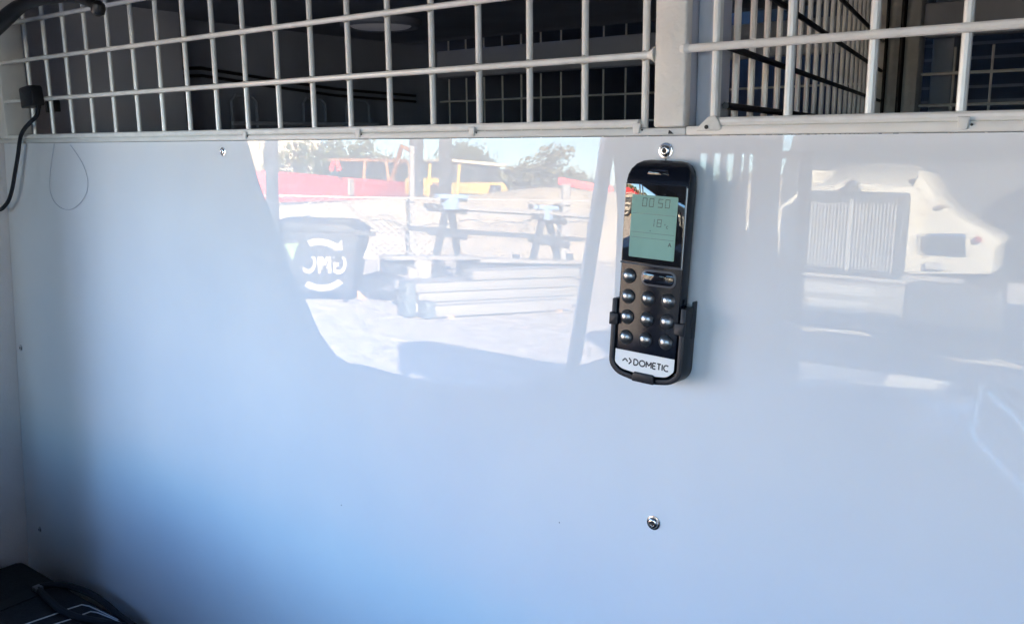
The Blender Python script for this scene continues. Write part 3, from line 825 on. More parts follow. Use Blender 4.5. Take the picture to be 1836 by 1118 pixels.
# ------------------------------------------------------------------ cargo space behind the partition
tag(G().box(-1.40, .70, .012, 2.6, .35, .45).build('cargo_floor', M['cargo_dark']), kind='structure')
tag(G().prism([(.012, .45), (.012, 2.3), (.33, 2.3), (.33, .45)], lambda y, z: (-1.365, y, z), lambda y, z: (-1.47, y, z)).build('cargo_wall', M['cargo'], bevel=.006), kind='structure')
tag(G().box(-1.43, -1.48, .332, 2.6, .45, 2.3).build('cargo_wall', M['cargo_dark']), kind='structure')
tag(G().box(.63, .70, .012, 2.6, .45, 2.3).build('cargo_wall', M['cargo_dark']), kind='structure')
tag(G().box(-1.45, .70, 2.55, 2.62, .45, 2.3).build('cargo_wall', M['cargo_dark']), kind='structure')
cl_ = G().box(-1.45, .70, .03, .92, 2.062, 2.10).build('ceiling', M['cargo_dark'], bevel=.004)
tag(cl_, kind='structure')
tag(G().box(-1.45, .70, .92, .95, 2.062, 2.2).build('ceiling_lip', M['cargo_dark']), kind='structure')

_lb = M['glow_lens'].node_tree.nodes['Principled BSDF']      # weak emission added to brighten the lens; no daylight passes through
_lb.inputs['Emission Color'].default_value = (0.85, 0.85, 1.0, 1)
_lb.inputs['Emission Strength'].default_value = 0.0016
vt = empty('roof_vent', (-1.185, .615, 2.06), 'round pale vent in the dark cargo ceiling', 'vent')
G().lathe([(.072, 0), (.072, -.010), (.066, -.013), (.060, -.010)], (-1.185, .615, 2.0615), (0, 0, 1), 32).build('rim', M['cargo_dark'], vt)
G().lathe([(.058, -.008), (.050, -.0125), (.001, -.0135)], (-1.185, .615, 2.0615), (0, 0, 1), 32).build('lens', M['glow_lens'], vt)

# cables along the cargo wall
for k, (dz, lab) in enumerate(((0, 'upper black cable clipped along the dark cargo wall'), (-.013, 'lower black cable clipped along the dark cargo wall'))):
    pts = [(-1.42, .345, 1.80), (-1.42, .345, 1.95 + dz), (-1.42, .36, 1.977 + dz), (-1.42, .40, 1.980 + dz), (-1.42, .545, 1.968 + dz), (-1.42, .71, 1.956 + dz), (-1.42, .95, 1.95 + dz)]
    tag(G().tube(pts, .0030, 6).build('wall_cable', M['black']), lab, 'cable', 'black cables on the cargo wall')

# grey tube frame standing against the cargo wall
wf = empty('tube_frame', (-1.40, .45, .45), 'grey tube frame standing against the dark cargo wall behind the mesh', 'frame')
for y0, y1 in ((.455, .51), (.622, .678), (.735, .80)):
    G().tube([(-1.415, y0, .46), (-1.415, y0, 1.925), (-1.415, y0 + .01, 1.935), (-1.415, y1 - .01, 1.935), (-1.415, y1, 1.925), (-1.415, y1, .46)], .0035, 6).build('hoop', M['cargo_dark'], wf)
G().tube([(-1.41, .45, 1.885), (-1.41, .82, 1.885)], .004, 6).build('crossbar', M['cargo'], wf)

# second mesh partition further back with a beam, a post and window frame
sp = empty('rear_mesh_guard', (-.4, 1.05, .45), 'second dark mesh partition deeper in the cargo space', 'mesh guard')
G().box(-1.43, -.445, 1.035, 1.065, 1.993, 2.053).build('beam', M['cargo'], sp, bevel=.004)
G().box(-.372, .62, 1.035, 1.065, 2.006, 2.060).build('beam', M['cargo'], sp, bevel=.004)
G().box(-.443, -.374, 1.030, 1.070, .45, 2.19).build('post', M['scuffed'], sp, bevel=.006)
w0 = G().tube([(0, 0, 0), (0, 0, .54)], .0022, 6).build('wire', M['wire'], sp, local=True)
w0.location = V(-1.405, 1.05, 1.45) - sp.location
w1 = None
xs = [-1.405 + .0525 * i for i in range(1, 19)] + [-.324 + .0548 * i for i in range(0, 17)]
for x in xs:
    inst(w0, 'wire', V(x, 1.05, 1.45) - sp.location, sp)
for x in [-1.405 + .0525 * i for i in range(0, 19)]:
    inst(w0, 'wire', V(x, 1.05, 2.053) - sp.location, sp, scale=(1, 1, .25))
hw = G().tube([(-1.43, 0, 0), (-.445, 0, 0)], .0022, 6).build('wire', M['wire'], sp, local=True)
hw.location = V(0, 1.045, 1.939) - sp.location
for z in (1.886, 1.834, 2.098, 2.15):
    inst(hw, 'wire', V(0, 1.045, z) - sp.location, sp)
hr = G().tube([(-.372, 0, 0), (.62, 0, 0)], .0026, 6).build('wire', M['wire'], sp, local=True)
hr.location = V(0, 1.045, 1.949) - sp.location
for z in (1.899, 1.849):
    inst(hr, 'wire', V(0, 1.045, z) - sp.location, sp)
# inner white door frame next to the post
df = empty('door_pillar', (-.5, .80, .45), 'grey door pillar with black seal beside the dividing cage', 'frame')
G().box(-.372, -.335, 1.10, 1.16, .45, 2.10).build('jamb', M['cargo'], df, bevel=.01)
G().tube([(-.400, 1.025, .45), (-.400, 1.025, 2.19)], .005, 6).build('seal', M['black'], df)
G().tube([(-.425, 1.025, .45), (-.425, 1.025, 2.19)], .003, 6).build('seal', M['black'], df)
# slatted rear shelf in the dark
sh = empty('slatted_shelf', (0, 1.6, .45), 'dark slatted shelf at the rear of the cargo space', 'shelf')
for i in range(9):
    G().box(-.62, .60, 1.60, 1.606, 1.80 + i * .030, 1.806 + i * .030).build('slat', M['cargo'], sh)
for x in (-.62, -.25, .1, .59):
    G().box(x, x + .012, 1.607, 1.62, .45, 2.15).build('upright', M['cargo_dark'], sh)

# dividing cage panel running back from the post
dvd = Vector((-.172, .985, 0)).normalized()
dv0 = V(-.2587, .006, 0)
dv = empty('dividing_mesh', dv0 + V(0, 0, .9), 'mesh divider of close vertical bars running back from the white post', 'mesh guard')
vb = G().tube([(0, 0, 0), (0, 0, 1.15)], .0027, 8).build('bar', M['wire'], dv, local=True)
vb.location = dvd * .0 + V(0, 0, 0)
for i in range(1, 21):
    inst(vb, 'bar', dvd * (.05 * i), dv)
for z in (1.871, 1.909, 1.957, 2.005):
    G().tube([dv0 + V(.006, 0, z), dv0 + dvd * 1.04 + V(.006, 0, z)], .0026, 6).build('rod', M['holder'], dv)

# ------------------------------------------------------------------ glossy panel with its screws
TILT = math.radians(1.5)
def on_panel(x, z, n=0.0):
    """point on the leaning panel: x across, z = height, n = metres proud of the face"""
    return V(x, -(1.85 - z) * math.tan(TILT) - n * math.cos(TILT), z + n * math.sin(TILT))
PN = V(0, -math.cos(TILT), math.sin(TILT))
PU = V(0, math.sin(TILT), math.cos(TILT))
pe = empty('partition_panel', V(-.35, 0, 1.35), 'glossy white partition panel mirroring the sunny yard', 'panel')
top, bot = 1.8515, .46
g = G()
c4 = [(-1.2985, top), (.60, top), (.60, bot), (-1.3925, bot)]
g.add([on_panel(x, z) for x, z in c4] + [on_panel(x, z, -.006) for x, z in c4], [(0, 1, 2, 3), (4, 7, 6, 5), (0, 4, 5, 1), (1, 5, 6, 2), (2, 6, 7, 3), (3, 7, 4, 0)])
g.build('sheet', M['panel'], pe, smooth=False)

def screw(pos, r):
    s = G().lathe([(r * 1.28, 0), (r * 1.28, .0006), (r, .0008), (r * .97, r * .30), (r * .80, r * .52), (r * .45, r * .62), (r * .40, r * .60), (r * .36, r * .25)], pos, PN, 24).build('screw', M['screw'], pe, angle=50)
    G().lathe([(r * .37, r * .30), (r * .37, r * .635), (.0002, r * .635)], pos, PN, 6).build('socket', M['socket'], s, smooth=False)
for p, r in (((-0.8027, -0.0002, 1.8408), .0034), ((-0.2926, -0.0002, 1.8417), .0042), ((-0.2919, -0.0074, 1.5689), .0042), ((-1.3018, -0.0074, 1.5663), .0034), ((-1.2930, -0.0145, 1.2951), .0034), ((-1.3061, -0.0002, 1.8406), .0034)):
    screw(V(*p), r)
for p in ((-0.3764, -0.0079, 1.5467), (-0.2924, -0.0004, 1.8356), (-0.6363, -0.0093, 1.4965)):
    G().lathe([(.0006, 0), (.0004, .0002)], V(*p), PN, 7).build('speck', M['socket'], pe)
# ------------------------------------------------------------------ mesh guard above the panel
mg = empty('window_mesh_guard', (-.75, 0, 1.86), 'white welded wire mesh filling the opening left of the post', 'mesh guard', 'front mesh sections')
vw = G().tube([(0, 0, 0), (0, 0, .30)], .0026, 10).build('wire', M['wire'], mg, local=True)
vw.location = V(-1.2113, .0028, 1.8575) - mg.location
for i in range(1, 19):
    x = -1.2113 + .05 * i
    inst(vw, 'wire', V(x, .0028, 1.8575) - mg.location, mg)
hz = (1.9064, 1.9563, 2.0037, 2.0530)
for z in hz:
    # ends turn back to the frame with a small weld fillet
    G().tube([(-1.288, .004, z - .002), (-1.272, -.0018, z), (-.3075, -.0022, z), (-.3000, .001, z)], .0025, 10).build('wire', M['wire'], mg)
    G().lathe([(.0026, 0), (.0034, .0030), (.0058, .0062)], (-.3075, -.0015, z), (1, 0, 0), 10).build('weld', M['wire'], mg)
wd = G().lathe([(.0004, -.0036), (.0030, -.0022), (.0036, 0), (.0030, .0022), (.0004, .0036)], (0, 0, 0), (0, 0, 1), 8).build('weld', M['weld'], mg, local=True)
wd.location = V(-1.2113, .0006, hz[0]) - mg.location
for i in range(0, 19):
    for k, z in enumerate(hz):
        if i or k:
            inst(wd, 'weld', V(-1.2113 + .05 * i, .0006, z) - mg.location, mg, rot=(0, 0, i * 1.3 + k))
G().tube([(-1.285, -.001, 1.8600), (-.3135, -.001, 1.8604)], .0030, 10).build('bottom_rod', M['wire'], mg)
mr = empty('side_mesh_guard', (-.1, 0, 1.86), 'white welded wire mesh right of the post at the picture edge', 'mesh guard', 'front mesh sections')
for k, x in enumerate((-.2587, -.2086, -.1584, -.1083, -.058, -.008, .042, .092, .142, .192)):
    inst(vw, 'wire', V(x, .0028, 1.8575) - mr.location, mr, scale=(1.12, 1.12, 1))
for z in (1.9088, 1.9585, 2.008):
    G().tube([(-.2790, -.0020, z), (.58, -.0022, z)], .0028, 10).build('wire', M['wire'], mr)
    G().lathe([(.0040, -.002), (.0046, .001), (.0030, .004)], (-.2795, -.002, z), (1, 0, 0), 10).build('weld', M['wire'], mr)
G().tube([(-.2560, -.001, 1.8606), (.58, -.001, 1.8612)], .0030, 10).build('bottom_rod', M['wire'], mr)
lg = G().prism([(-.2690, 1.8545), (-.2655, 1.8590), (-.2600, 1.8640), (-.2545, 1.8645), (-.2520, 1.8610), (-.2500, 1.8560), (-.2520, 1.8545)], lambda x, z: (x, -.0050, z), lambda x, z: (x, .001, z)).build('mounting_lug', M['scuffed'], mr, bevel=.0012)
G().lathe([(.0014, 0), (.0014, .0004)], (-.2605, -.0052, 1.8572), (0, -1, 0), 12).build('lug_hole', M['socket'], lg)

# frame rail under the mesh with tabs
fr_ = empty('frame_rail', (-.5, 0, 1.8545), 'thin white painted frame rail between mesh and glossy panel', 'rail')
G().box(-1.300, -.2765, -.0040, .012, 1.8519, 1.8572).build('flange', M['paint'], fr_, bevel=.0012)
G().box(-.2762, .60, -.0040, .012, 1.8519, 1.8580).build('flange', M['paint'], fr_, bevel=.0012)
tab0 = None
for x in (-.7585, -.5955, -.4635, -.3135, -.1050):
    t = G().prism([(x - .0022, 1.8533), (x - .0035, 1.8605), (x + .0035, 1.8605), (x + .0022, 1.8533)], lambda a, z: (a, -.0058, z), lambda a, z: (a, -.0035, z)).build('tab', M['paint'], fr_, bevel=.0008)
    G().lathe([(.0008, 0), (.0008, .0004)], (x + .0042, -.0044, 1.8560), (0, -1, 0), 8).build('pinhole', M['socket'], t)
# chipped black mark under the post
G().hexa([(-.2890, -.0046, 1.8530), (-.2850, -.0046, 1.8530), (-.2850, -.004, 1.8530), (-.2890, -.004, 1.8530), (-.2885, -.0046, 1.8556), (-.2872, -.0046, 1.8548), (-.2872, -.004, 1.8548), (-.2885, -.004, 1.8556)]).build('chipped_mark', M['socket'], fr_)

# post between the two mesh sections
po = empty('mesh_post', (-.288, 0, 1.855), 'scuffed cream white upright post between the two mesh sections', 'post')
G().box(-.3004, -.2768, -.0052, .004, 1.8575, 2.20).build('front_face', M['scuffed'], po, bevel=.0018, segs=3)
G().box(-.2772, -.2600, .012, .030, 1.80, 2.20).build('return_face', M['cargo'], po, bevel=.002)
G().box(-.2990, -.2775, .0045, .028, 1.80, 2.20).build('back_channel', M['cargo'], po, bevel=.002)
G().box(-.2660, -.2635, .0085, .0118, 1.858, 2.20).build('return_rib', M['cargo'], po)

# white upright at the far left end of the mesh
lp = G().box(-1.300, -1.278, -.004, .030, 1.8577, 2.22).build('left_upright', M['paint'], bevel=.002)
lp.name = 'frame_upright'
tag(lp, 'white frame upright at the far left end of the mesh', 'post')

# ------------------------------------------------------------------ plug with cable, thin cord, grab handle
pg = empty('hanging_plug', (-1.1659, -0.0120, 1.9077), 'black square plug hooked on the mesh at the left', 'plug')
a, b = (-1.1954, -0.0060, 1.9193), (-1.1604, -0.0060, 1.8981)
G().prism([(a[0], a[2] - .001), (a[0] + .003, a[2] + .001), (b[0] - .006, a[2] + .0035), (b[0] - .003, a[2] + .001), (b[0], b[2] + .002), (b[0] - .001, b[2]), (a[0] + .002, b[2] - .003)],
          lambda x, z: (x, -.020, z), lambda x, z: (x, -.0052, z)).build('body', M['black'], pg, bevel=.002)
G().tube([(-1.1619, -0.0120, 1.9001), (-1.1644, -0.0120, 1.8954)], .0032, 8).build('strain_relief', M['black'], pg)
for p in ((-1.2188, 0.0300, 1.9000), (-1.2035, 0.0300, 1.9010)):
    G().box(p[0] - .004, p[0] + .003, .024, .034, p[2] - .009, p[2] + .006).build('prong', M['black'], pg, bevel=.001)
pts = [(-1.1639, -0.0120, 1.8974), (-1.1692, -0.0120, 1.8873), (-1.1810, -0.0120, 1.8813), (-1.1942, -0.0120, 1.8760), (-1.2079, -0.0120, 1.8699), (-1.2190, -0.0120, 1.8623), (-1.2261, -0.0120, 1.8523), (-1.2299, -0.0130, 1.8408), (-1.2360, -0.0140, 1.8264), (-1.2420, -0.0160, 1.8096), (-1.2482, -0.0180, 1.7927), (-1.2571, -0.0200, 1.7778), (-1.2680, -0.0220, 1.7686), (-1.2731, -0.0260, 1.7642), (-1.2875, -0.0300, 1.7624)]
def smooth_pts(P, k=5):
    P = [Vector(p) for p in P]
    out = []
    for i in range(len(P) - 1):
        p0, p1, p2, p3 = P[max(i - 1, 0)], P[i], P[i + 1], P[min(i + 2, len(P) - 1)]
        for j in range(k):
            t = j / k
            out.append(0.5 * ((2 * p1) + (p2 - p0) * t + (2 * p0 - 5 * p1 + 4 * p2 - p3) * t * t + (3 * p1 - p0 - 3 * p2 + p3) * t ** 3))
    out.append(P[-1])
    return out
tag(G().tube(smooth_pts(pts), .0026, 8).build('power_cable', M['cable']), 'black cable drooping from the plug to the left wall', 'cable')
pts = [(-1.1564, -0.0012, 1.8504), (-1.1701, -0.0020, 1.8209), (-1.1773, -0.0026, 1.7959), (-1.1712, -0.0030, 1.7796), (-1.1537, -0.0033, 1.7702), (-1.1296, -0.0033, 1.7683), (-1.1047, -0.0031, 1.7762), (-1.0847, -0.0027, 1.7912), (-1.0797, -0.0023, 1.8070), (-1.0868, -0.0019, 1.8232), (-1.0985, -0.0016, 1.8353), (-1.1156, -0.0012, 1.8489)]
tag(G().tube(smooth_pts(pts), .00045, 6).build('thin_cord', M['thin_cord']), 'thin grey loop of cord hanging flat on the panel near the plug', 'cord')
gh = empty('grab_handle', (-1.0699, -0.0500, 2.0050), 'thick black curved grab handle in the upper left corner', 'handle')
pts = [(-1.2227, -0.0500, 1.9761), (-1.1697, -0.0500, 1.9899), (-1.1335, -0.0500, 1.9996), (-1.1034, -0.0500, 2.0069), (-1.0688, -0.0500, 2.0098), (-1.0238, -0.0500, 2.0084), (-0.9817, -0.0500, 2.0043), (-0.9501, -0.0500, 1.9978), (-0.9354, -0.0500, 1.9914)]
n = len(smooth_pts(pts))
G().tube(smooth_pts(pts), [.0115 - .0065 * min(1, i / (n * .7)) for i in range(n)], 12).build('grip', M['black'], gh)
G().lathe([(.002, -.008), (.0065, -.005), (.0075, 0), (.0065, .005), (.002, .008)], (-0.9314, -0.0500, 1.9888), (.3, 0, 1), 14).build('end_knob', M['black'], gh)

# ------------------------------------------------------------------ black seat back with piping and straps in the lower left corner
se = empty('seat_back', (-.95, -.2, .6), 'black fabric seat back with white piping and straps in the lower left corner', 'seat')
zt = 1.262
G().hexa([(-1.27, -.66, .6), (-.50, -.66, .6), (-.50, -.43, .6), (-1.27, -.43, .6), (-1.25, -.60, 1.47), (-.56, -.60, 1.44), (-.56, -.45, 1.44), (-1.25, -.45, 1.47)]).build('shade_bolster', M['fabric'], se, bevel=.03, segs=3)  # unseen part added to keep window light off the lower panel
def st_(p, dz=0.0): return V(p[0], p[1], p[2] + dz)
G().hexa([(-1.300, -.40, .6), (-.62, -.40, .6), (-.62, -.045, .6), (-1.300, -.045, .6), (-1.292, -.40, zt), (-.62, -.40, zt), (-.62, -.044, zt), (-1.292, -.044, zt)]).build('cushion', M['fabric'], se, bevel=.012, segs=3)
for P, r in (([(-1.1770, -0.0720, 1.2660), (-1.1600, -0.0560, 1.2670), (-1.1280, -0.0460, 1.2670), (-1.0910, -0.0420, 1.2660), (-1.0550, -0.0430, 1.2640), (-1.0260, -0.0440, 1.2600), (-0.9960, -0.0430, 1.2560)], .0042),
             ([(-1.1710, -0.0770, 1.2650), (-1.1270, -0.0830, 1.2660), (-1.0870, -0.0870, 1.2670), (-1.0560, -0.0820, 1.2660), (-1.0250, -0.0700, 1.2650), (-0.9950, -0.0550, 1.2620)], .0045)):
    G().tube(smooth_pts(P), r, 8).build('strap', M['webbing'], se)
b4 = [(-1.1810, -0.1220, 1.2640), (-1.1880, -0.0790, 1.2640), (-1.1600, -0.0780, 1.2640), (-1.1580, -0.1320, 1.2640)]
G().add([V(*p) for p in b4] + [V(*p) - V(0, 0, .004) for p in b4], [(0, 1, 2, 3), (4, 7, 6, 5), (0, 4, 5, 1), (1, 5, 6, 2), (2, 6, 7, 3), (3, 7, 4, 0)]).build('webbing_band', M['webbing'], se)
p = V(*(-1.1740, -0.0760, 1.2680))
G().box(p.x - .006, p.x + .007, p.y - .006, p.y + .004, p.z - .005, p.z + .001).build('buckle', M['buckle'], se, bevel=.001)
for P in ([(-1.1010, -0.1370, 1.2630), (-1.0930, -0.0880, 1.2630)], [(-1.0930, -0.0780, 1.2630), (-1.0890, -0.0610, 1.2630), (-1.0770, -0.0570, 1.2630), (-1.0490, -0.0540, 1.2620), (-1.0190, -0.0510, 1.2610)],
          [(-1.0720, -0.1150, 1.2630), (-1.0650, -0.0860, 1.2630)], [(-1.0640, -0.0740, 1.2630), (-1.0630, -0.0630, 1.2630), (-1.0530, -0.0590, 1.2630), (-1.0280, -0.0550, 1.2620), (-1.0040, -0.0520, 1.2610)]):
    G().tube([V(*q) for q in P], .0008, 6).build('piping', M['piping'], se)

# ------------------------------------------------------------------ wall holder and remote control
TH = math.radians(-2.3)
ru = V(math.cos(TH), 0, 0) + PU * math.sin(TH)
rv = V(-math.sin(TH), 0, 0) + PU * math.cos(TH)
RO = V(-.2928, -.0195, 1.7541) - PN * .017     # foot of the remote's reference point on the panel face
RM = Matrix((ru, rv, PN)).transposed()
def pose(o):
    o.rotation_euler = RM.to_euler()
    return o
mm = .001
def rnd(poly, r, n=5):
    """round the corners of a 2-D polygon"""
    out = []
    k = len(poly)
    for i in range(k):
        p, a, b = Vector(poly[i]), Vector(poly[i - 1]), Vector(poly[(i + 1) % k])
        rr = r[i] if isinstance(r, (list, tuple)) else r
        if rr <= 0:
            out.append(tuple(p)); continue
        da, db = (a - p), (b - p)
        q = min(rr, da.length * .49, db.length * .49)
        p0, p1 = p + da.normalized() * q, p + db.normalized() * q
        for j in range(n + 1):
            t = j / n
            out.append(tuple(p0 * (1 - t) ** 2 + p * 2 * t * (1 - t) + p1 * t * t))
    return out
def plate(poly, n0, n1, sc=1.0):
    return G().prism([(x * mm, y * mm) for x, y in poly], lambda x, y: (x, y, n0 * mm), lambda x, y: (x * sc, y * sc, n1 * mm))

rc = pose(empty('remote_control', RO, 'black handheld remote control with green display and silver buttons in the wall holder', 'remote'))
half = [(-24.2, -62), (-18, -67.5), (0, -70.0), (18, -67.5), (24.2, -62), (24.2, 66.5), (-24.2, 66.5)]
# shell: flat keypad face, top end curving back to the wall
g = G()
def ring(v, w, n_front, n_back, wb):
    r = 2.2
    return [(-wb, v, n_back), (-w, v, n_front - r), (-w + r * .3, v, n_front - r * .3), (-w + r, v, n_front), (w - r, v, n_front), (w - r * .3, v, n_front - r * .3), (w, v, n_front - r), (wb, v, n_back)]
secs = [(-69.5, 14, 13.5, 5, 13), (-68.6, 18, 15.4, 3.5, 17), (-66, 21, 16.4, 3, 20), (-62, 23.6, 17, 3, 22), (-40, 24.2, 17, 3, 23), (0, 24.2, 17, 3, 23), (40, 24.2, 17.0, 3, 23), (62, 24.2, 17.2, 3, 23.2),
        (67, 24.0, 17.0, 3, 23), (71, 23.7, 16.0, 3, 22.6), (75, 22.6, 14.0, 3, 21.6), (78.5, 20.2, 11.2, 3.2, 19.4), (80.6, 16.6, 8.4, 3.8, 16.2), (81.4, 12.0, 6.4, 4.4, 11.8)]
rws = [[(x * mm, v_ * mm, n_ * mm) for (x, v_, n_) in ring(*s)] for s in secs]
g.grid(rws)
k = len(rws[0])
b0_ = 0
g.f.append(tuple(range(k)))
g.f.append(tuple((len(rws) - 1) * k + i for i in range(k))[::-1])
for i in range(len(rws) - 1):
    g.f.append((i * k, (i + 1) * k, (i + 1) * k + k - 1, i * k + k - 1))
g.build('shell', M['remote'], rc, local=True, angle=40)
# display window: clear cover over bezel and green display
plate(rnd([(-23.4, 10.6), (23.4, 10.6), (23.4, 65.6), (-23.4, 65.6)], 1.2), 16.6, 17.5).build('display_cover', M['screen'], rc, local=True, bevel=.0003)
ld_ = plate(rnd([(-17.6, 14.2), (17.6, 14.2), (17.6, 57.6), (-17.6, 57.6)], .8), 17.45, 17.72).build('display', M['lcd'], rc, local=True)
def seg_digit(ch, x, y, w, h, t, m, parent, slant=0.06):
    S = {'0': 'abcdef', '5': 'acdfg', '1': 'bc', '8': 'abcdefg'}[ch]
    R = dict(a=(0, h - t, w, h), g=(0, h / 2 - t / 2, w, h / 2 + t / 2), d=(0, 0, w, t), f=(0, h / 2, t, h), e=(0, 0, t, h / 2), b=(w - t, h / 2, w, h), c=(w - t, 0, w, h / 2))
    g = G()
    for q in S:
        x0, y0, x1, y1 = R[q]
        e = .12
        P = [(x0 + e, y0 + e), (x1 - e, y0 + e), (x1 - e, y1 - e), (x0 + e, y1 - e)]
        P = [((x + a + b * slant) * mm, (y + b) * mm, 17.76 * mm) for a, b in P]
        g.add(P, [(0, 1, 2, 3)])
    g.build('digit', m, parent, local=True, smooth=False)
for ch, x in (('0', -9.6), ('0', -4.3), ('5', 2.6), ('0', 7.9)):
    seg_digit(ch, x, 49.6, 3.8, 6.2, .72, M['lcd_seg'], ld_)
seg_digit('1', -1.6, 36.4, 2.6, 5.4, .8, M['lcd_mid'], ld_); seg_digit('8', 2.6, 36.4, 3.8, 5.6, .8, M['lcd_mid'], ld_)
text('unit_mark', '°c', .0042, M['lcd_seg'], ld_, (.0082, .0372, .01776), (0, 0, 0), .00001)
text('fan_mark', 'A', .0038, M['lcd_seg'], ld_, (.0125, .0250, .01776), (0, 0, 0), .00001, .0001)
for y in (44.6, 31.6, 28.0):
    plate([(-16.4, y), (16.4, y), (16.4, y + .35), (-16.4, y + .35)], 17.70, 17.745).build('display_line', M['lcd_faint'], ld_, local=True, smooth=False)
plate([(-2.4, 33.0), (-1.4, 33.0), (-1.9, 33.9)], 17.70, 17.76).build('arrow_mark', M['lcd_seg'], ld_, local=True, smooth=False)
# lower lip of the display window
G().tube([(-24.0 * mm, 9.6 * mm, 16.9 * mm), (0, 9.4 * mm, 17.2 * mm), (24.0 * mm, 9.6 * mm, 16.9 * mm)], .0007, 6).build('window_lip', M['buckle'], rc, local=True)
# bright edge trim along the window's right side
G().tube([(23.7 * mm, 10 * mm, 17.1 * mm), (23.7 * mm, 64 * mm, 17.2 * mm)], .00045, 6).build('edge_trim', M['chrome'], rc, local=True)
# infrared window in the top end
plate(rnd([(-9, 70.0), (9, 70.0), (7, 75.2), (-7, 75.2)], 1.5), 12.6, 15.6).build('sender_window', M['gloss_black'], rc, local=True, bevel=.0006)
# buttons
def button(x, y, m=M['chrome']):
    r = 5.3
    bt_ = G().lathe([(r * mm, 0), (r * mm, .0004), (r * .93 * mm, .0012), (r * .72 * mm, .0023), (r * .4 * mm, .0030), (.0001, .0032)], (x * mm, y * mm, 16.9 * mm), (0, 0, 1), 24).build('button', m, rc, local=True, angle=60)
    return bt_
bt0 = button(-16.2, .3)
bt0['label'] = 'round silver button at the left of the top row'
for (x, y) in ((-16.0, -14.4), (-.2, -13.9), (15.6, -13.4), (-15.8, -29.2), (-.1, -28.7), (15.7, -28.2), (-15.7, -44.0), (.1, -43.3), (15.9, -42.7)):
    button(x, y)
ov = rnd([(-6.6, -5.0), (20.4, -4.6), (20.4, 7.0), (-6.6, 6.6)], 5.6, 8)
G().prism([(x * mm, y * mm) for x, y in ov], lambda x, y: (x, y, 16.7 * mm), lambda x, y: (x, y, 17.7 * mm)).build('oval_button', M['buckle'], rc, local=True, bevel=.0005)
iv = rnd([(-5.2, -3.6), (19.0, -3.2), (19.0, 5.6), (-5.2, 5.2)], 4.4, 8)
G().prism([(x * mm, y * mm) for x, y in iv], lambda x, y: (x, y, 17.4 * mm), lambda x, y: (x, y, 18.1 * mm)).build('oval_button', M['gloss_black'], rc, local=True, bevel=.0004)
# white name plate
lb = plate(rnd([(-23.4, -53.6), (-23.4, -63.4), (-18.2, -67.4), (0, -69.4), (18.6, -67.4), (23.6, -62.6), (23.6, -53.6)], [.4, 1.5, 3, 4, 3, 1.5, .4]), 16.9, 17.35).build('name_plate', M['label'], rc, local=True)
def wordmark(x, y, h, w, m, parent):
    g = G()
    def st(P):
        for a, b in zip(P[:-1], P[1:]):
            g.bar((a[0] * mm, a[1] * mm, 17.38 * mm), (b[0] * mm, b[1] * mm, 17.38 * mm), w * mm, .04 * mm)
    def arc(cx, cy, rx, ry, a0, a1, n=10):
        return [(cx + rx * math.cos(math.radians(a0 + (a1 - a0) * i / n)), cy + ry * math.sin(math.radians(a0 + (a1 - a0) * i / n))) for i in range(n + 1)]
    t, b_, c = y + h, y, y + h / 2
    st([(x, t), (x, b_)]); st([(x, t), (x + 1.2, t)]); st([(x, b_), (x + 1.2, b_)]); st(arc(x + 1.2, c, 2.2, h / 2, 90, -90)); x += 4.5      # D
    st(arc(x + 2.2, c, 2.2, h / 2, 0, 360, 18)); x += 5.5                                                                                   # O
    st([(x, b_), (x, t), (x + 1.95, b_ + h * .30), (x + 3.9, t), (x + 3.9, b_)]); x += 5.1                                                  # M
    st([(x + 2.4, t), (x, t), (x, b_), (x + 2.4, b_)]); st([(x, c), (x + 2.1, c)]); x += 3.4                                                # E
    st([(x, t), (x + 3.0, t)]); st([(x + 1.5, t), (x + 1.5, b_)]); x += 4.1                                                                 # T
    st([(x, t), (x, b_)]); x += 1.2                                                                                                         # I
    st(arc(x + 2.1, c, 2.1, h / 2, 50, 310, 14))                                                                                            # C
    return g
wordmark(-7.9, -63.0, 4.2, 1.0, M['ink'], lb).build('lettering', M['ink'], lb, local=True, smooth=False)
def stroke(P, w=1.05):
    g = G()
    for a, b in zip(P[:-1], P[1:]):
        g.bar((a[0] * mm, a[1] * mm, 17.38 * mm), (b[0] * mm, b[1] * mm, 17.38 * mm), w * mm, .04 * mm)
    return g
stroke([(-17.2, -61.6), (-15.0, -59.5), (-12.9, -61.6)]).build('logo_mark', M['ink'], lb, local=True, smooth=False)
stroke([(-12.0, -58.7), (-9.9, -60.9), (-12.0, -63.1)]).build('logo_mark', M['ink'], lb, local=True, smooth=False)

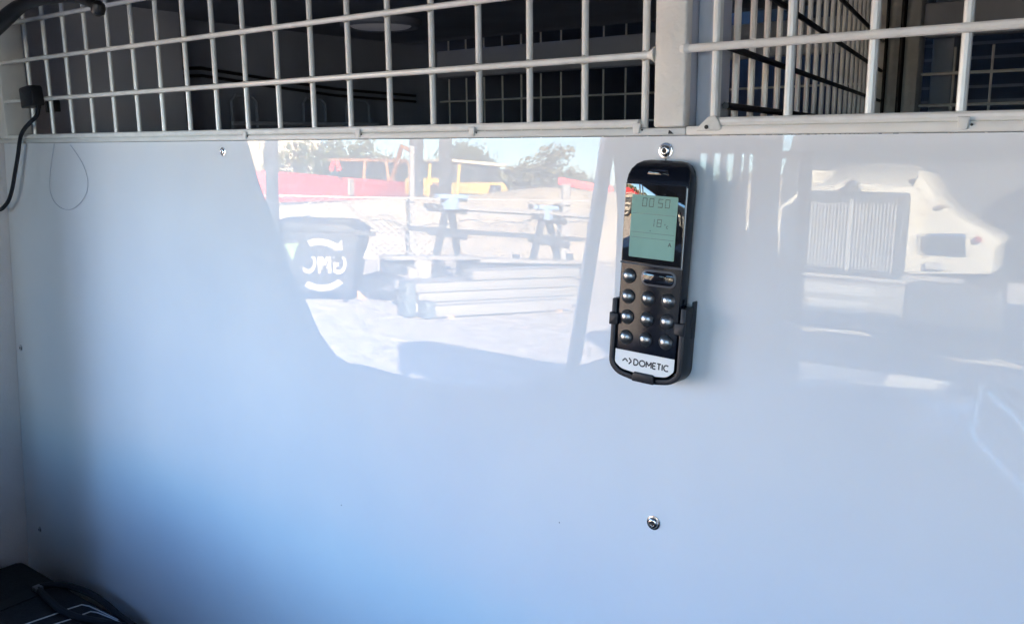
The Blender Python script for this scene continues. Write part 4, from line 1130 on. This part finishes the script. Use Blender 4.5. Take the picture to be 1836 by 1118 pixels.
# wall holder
hd = pose(empty('wall_holder', RO, 'black plastic wall holder cradling the remote on the glossy panel', 'holder'))
outl = rnd([(-29.2, -17.5), (-29.2, -66), (-22, -72.6), (0, -76.2), (22, -72.6), (29.2, -66), (29.2, -17.5)], [0, 8, 8, 10, 8, 8, 0], 4)
innl = rnd([(-25.2, -17.5), (-25.2, -64.2), (-20, -69.0), (0, -72.0), (20, -69.0), (25.2, -64.2), (25.2, -17.5)], [0, 6, 6, 8, 6, 6, 0], 4)
g = G()
n = len(outl)
for z0, z1 in ((0, 16.5),):
    vs_ = [(x * mm * 1.005, y * mm, z0 * mm) for x, y in outl] + [(x * mm, y * mm, z1 * mm) for x, y in outl] + [(x * mm, y * mm, z1 * mm) for x, y in innl] + [(x * mm, y * mm, z0 * mm) for x, y in innl]
    fs_ = []
    for r_ in range(4):
        a_, b_ = r_ * n, ((r_ + 1) % 4) * n
        fs_ += [(a_ + i, a_ + i + 1, b_ + i + 1, b_ + i) for i in range(n - 1)]
    fs_ += [(0, n, 2 * n, 3 * n), (n - 1, 4 * n - 1, 3 * n - 1, 2 * n - 1)]
    g.add(vs_, fs_)
g.build('cradle', M['holder'], hd, local=True, bevel=.0006)
plate(rnd([(-26.5, -18.5), (-26.5, -64), (0, -71), (26.5, -64), (26.5, -18.5)], 2), .1, 2.6).build('back_plate', M['holder'], hd, local=True)
for s in (-1, 1):
    plate(rnd([(s * 29.4, -27.2), (s * 29.4, -36.4), (s * 22.4, -35.6), (s * 22.4, -28.0)][::s], .8), 15.5, 19.2).build('side_clip', M['holder'], hd, local=True, bevel=.0006)
    plate([(s * 29.6, -13.5), (s * 29.6, -40), (s * 28.2, -40), (s * 28.2, -13.5)][::s], 0.2, 6.5).build('side_rib', M['holder'], hd, local=True, bevel=.0006)
plate(rnd([(-8.4, -74.6), (9.6, -74.6), (8.8, -67.6), (-7.4, -67.6)], 1.4), 15.5, 19.0).build('bottom_clip', M['holder'], hd, local=True, bevel=.0008)
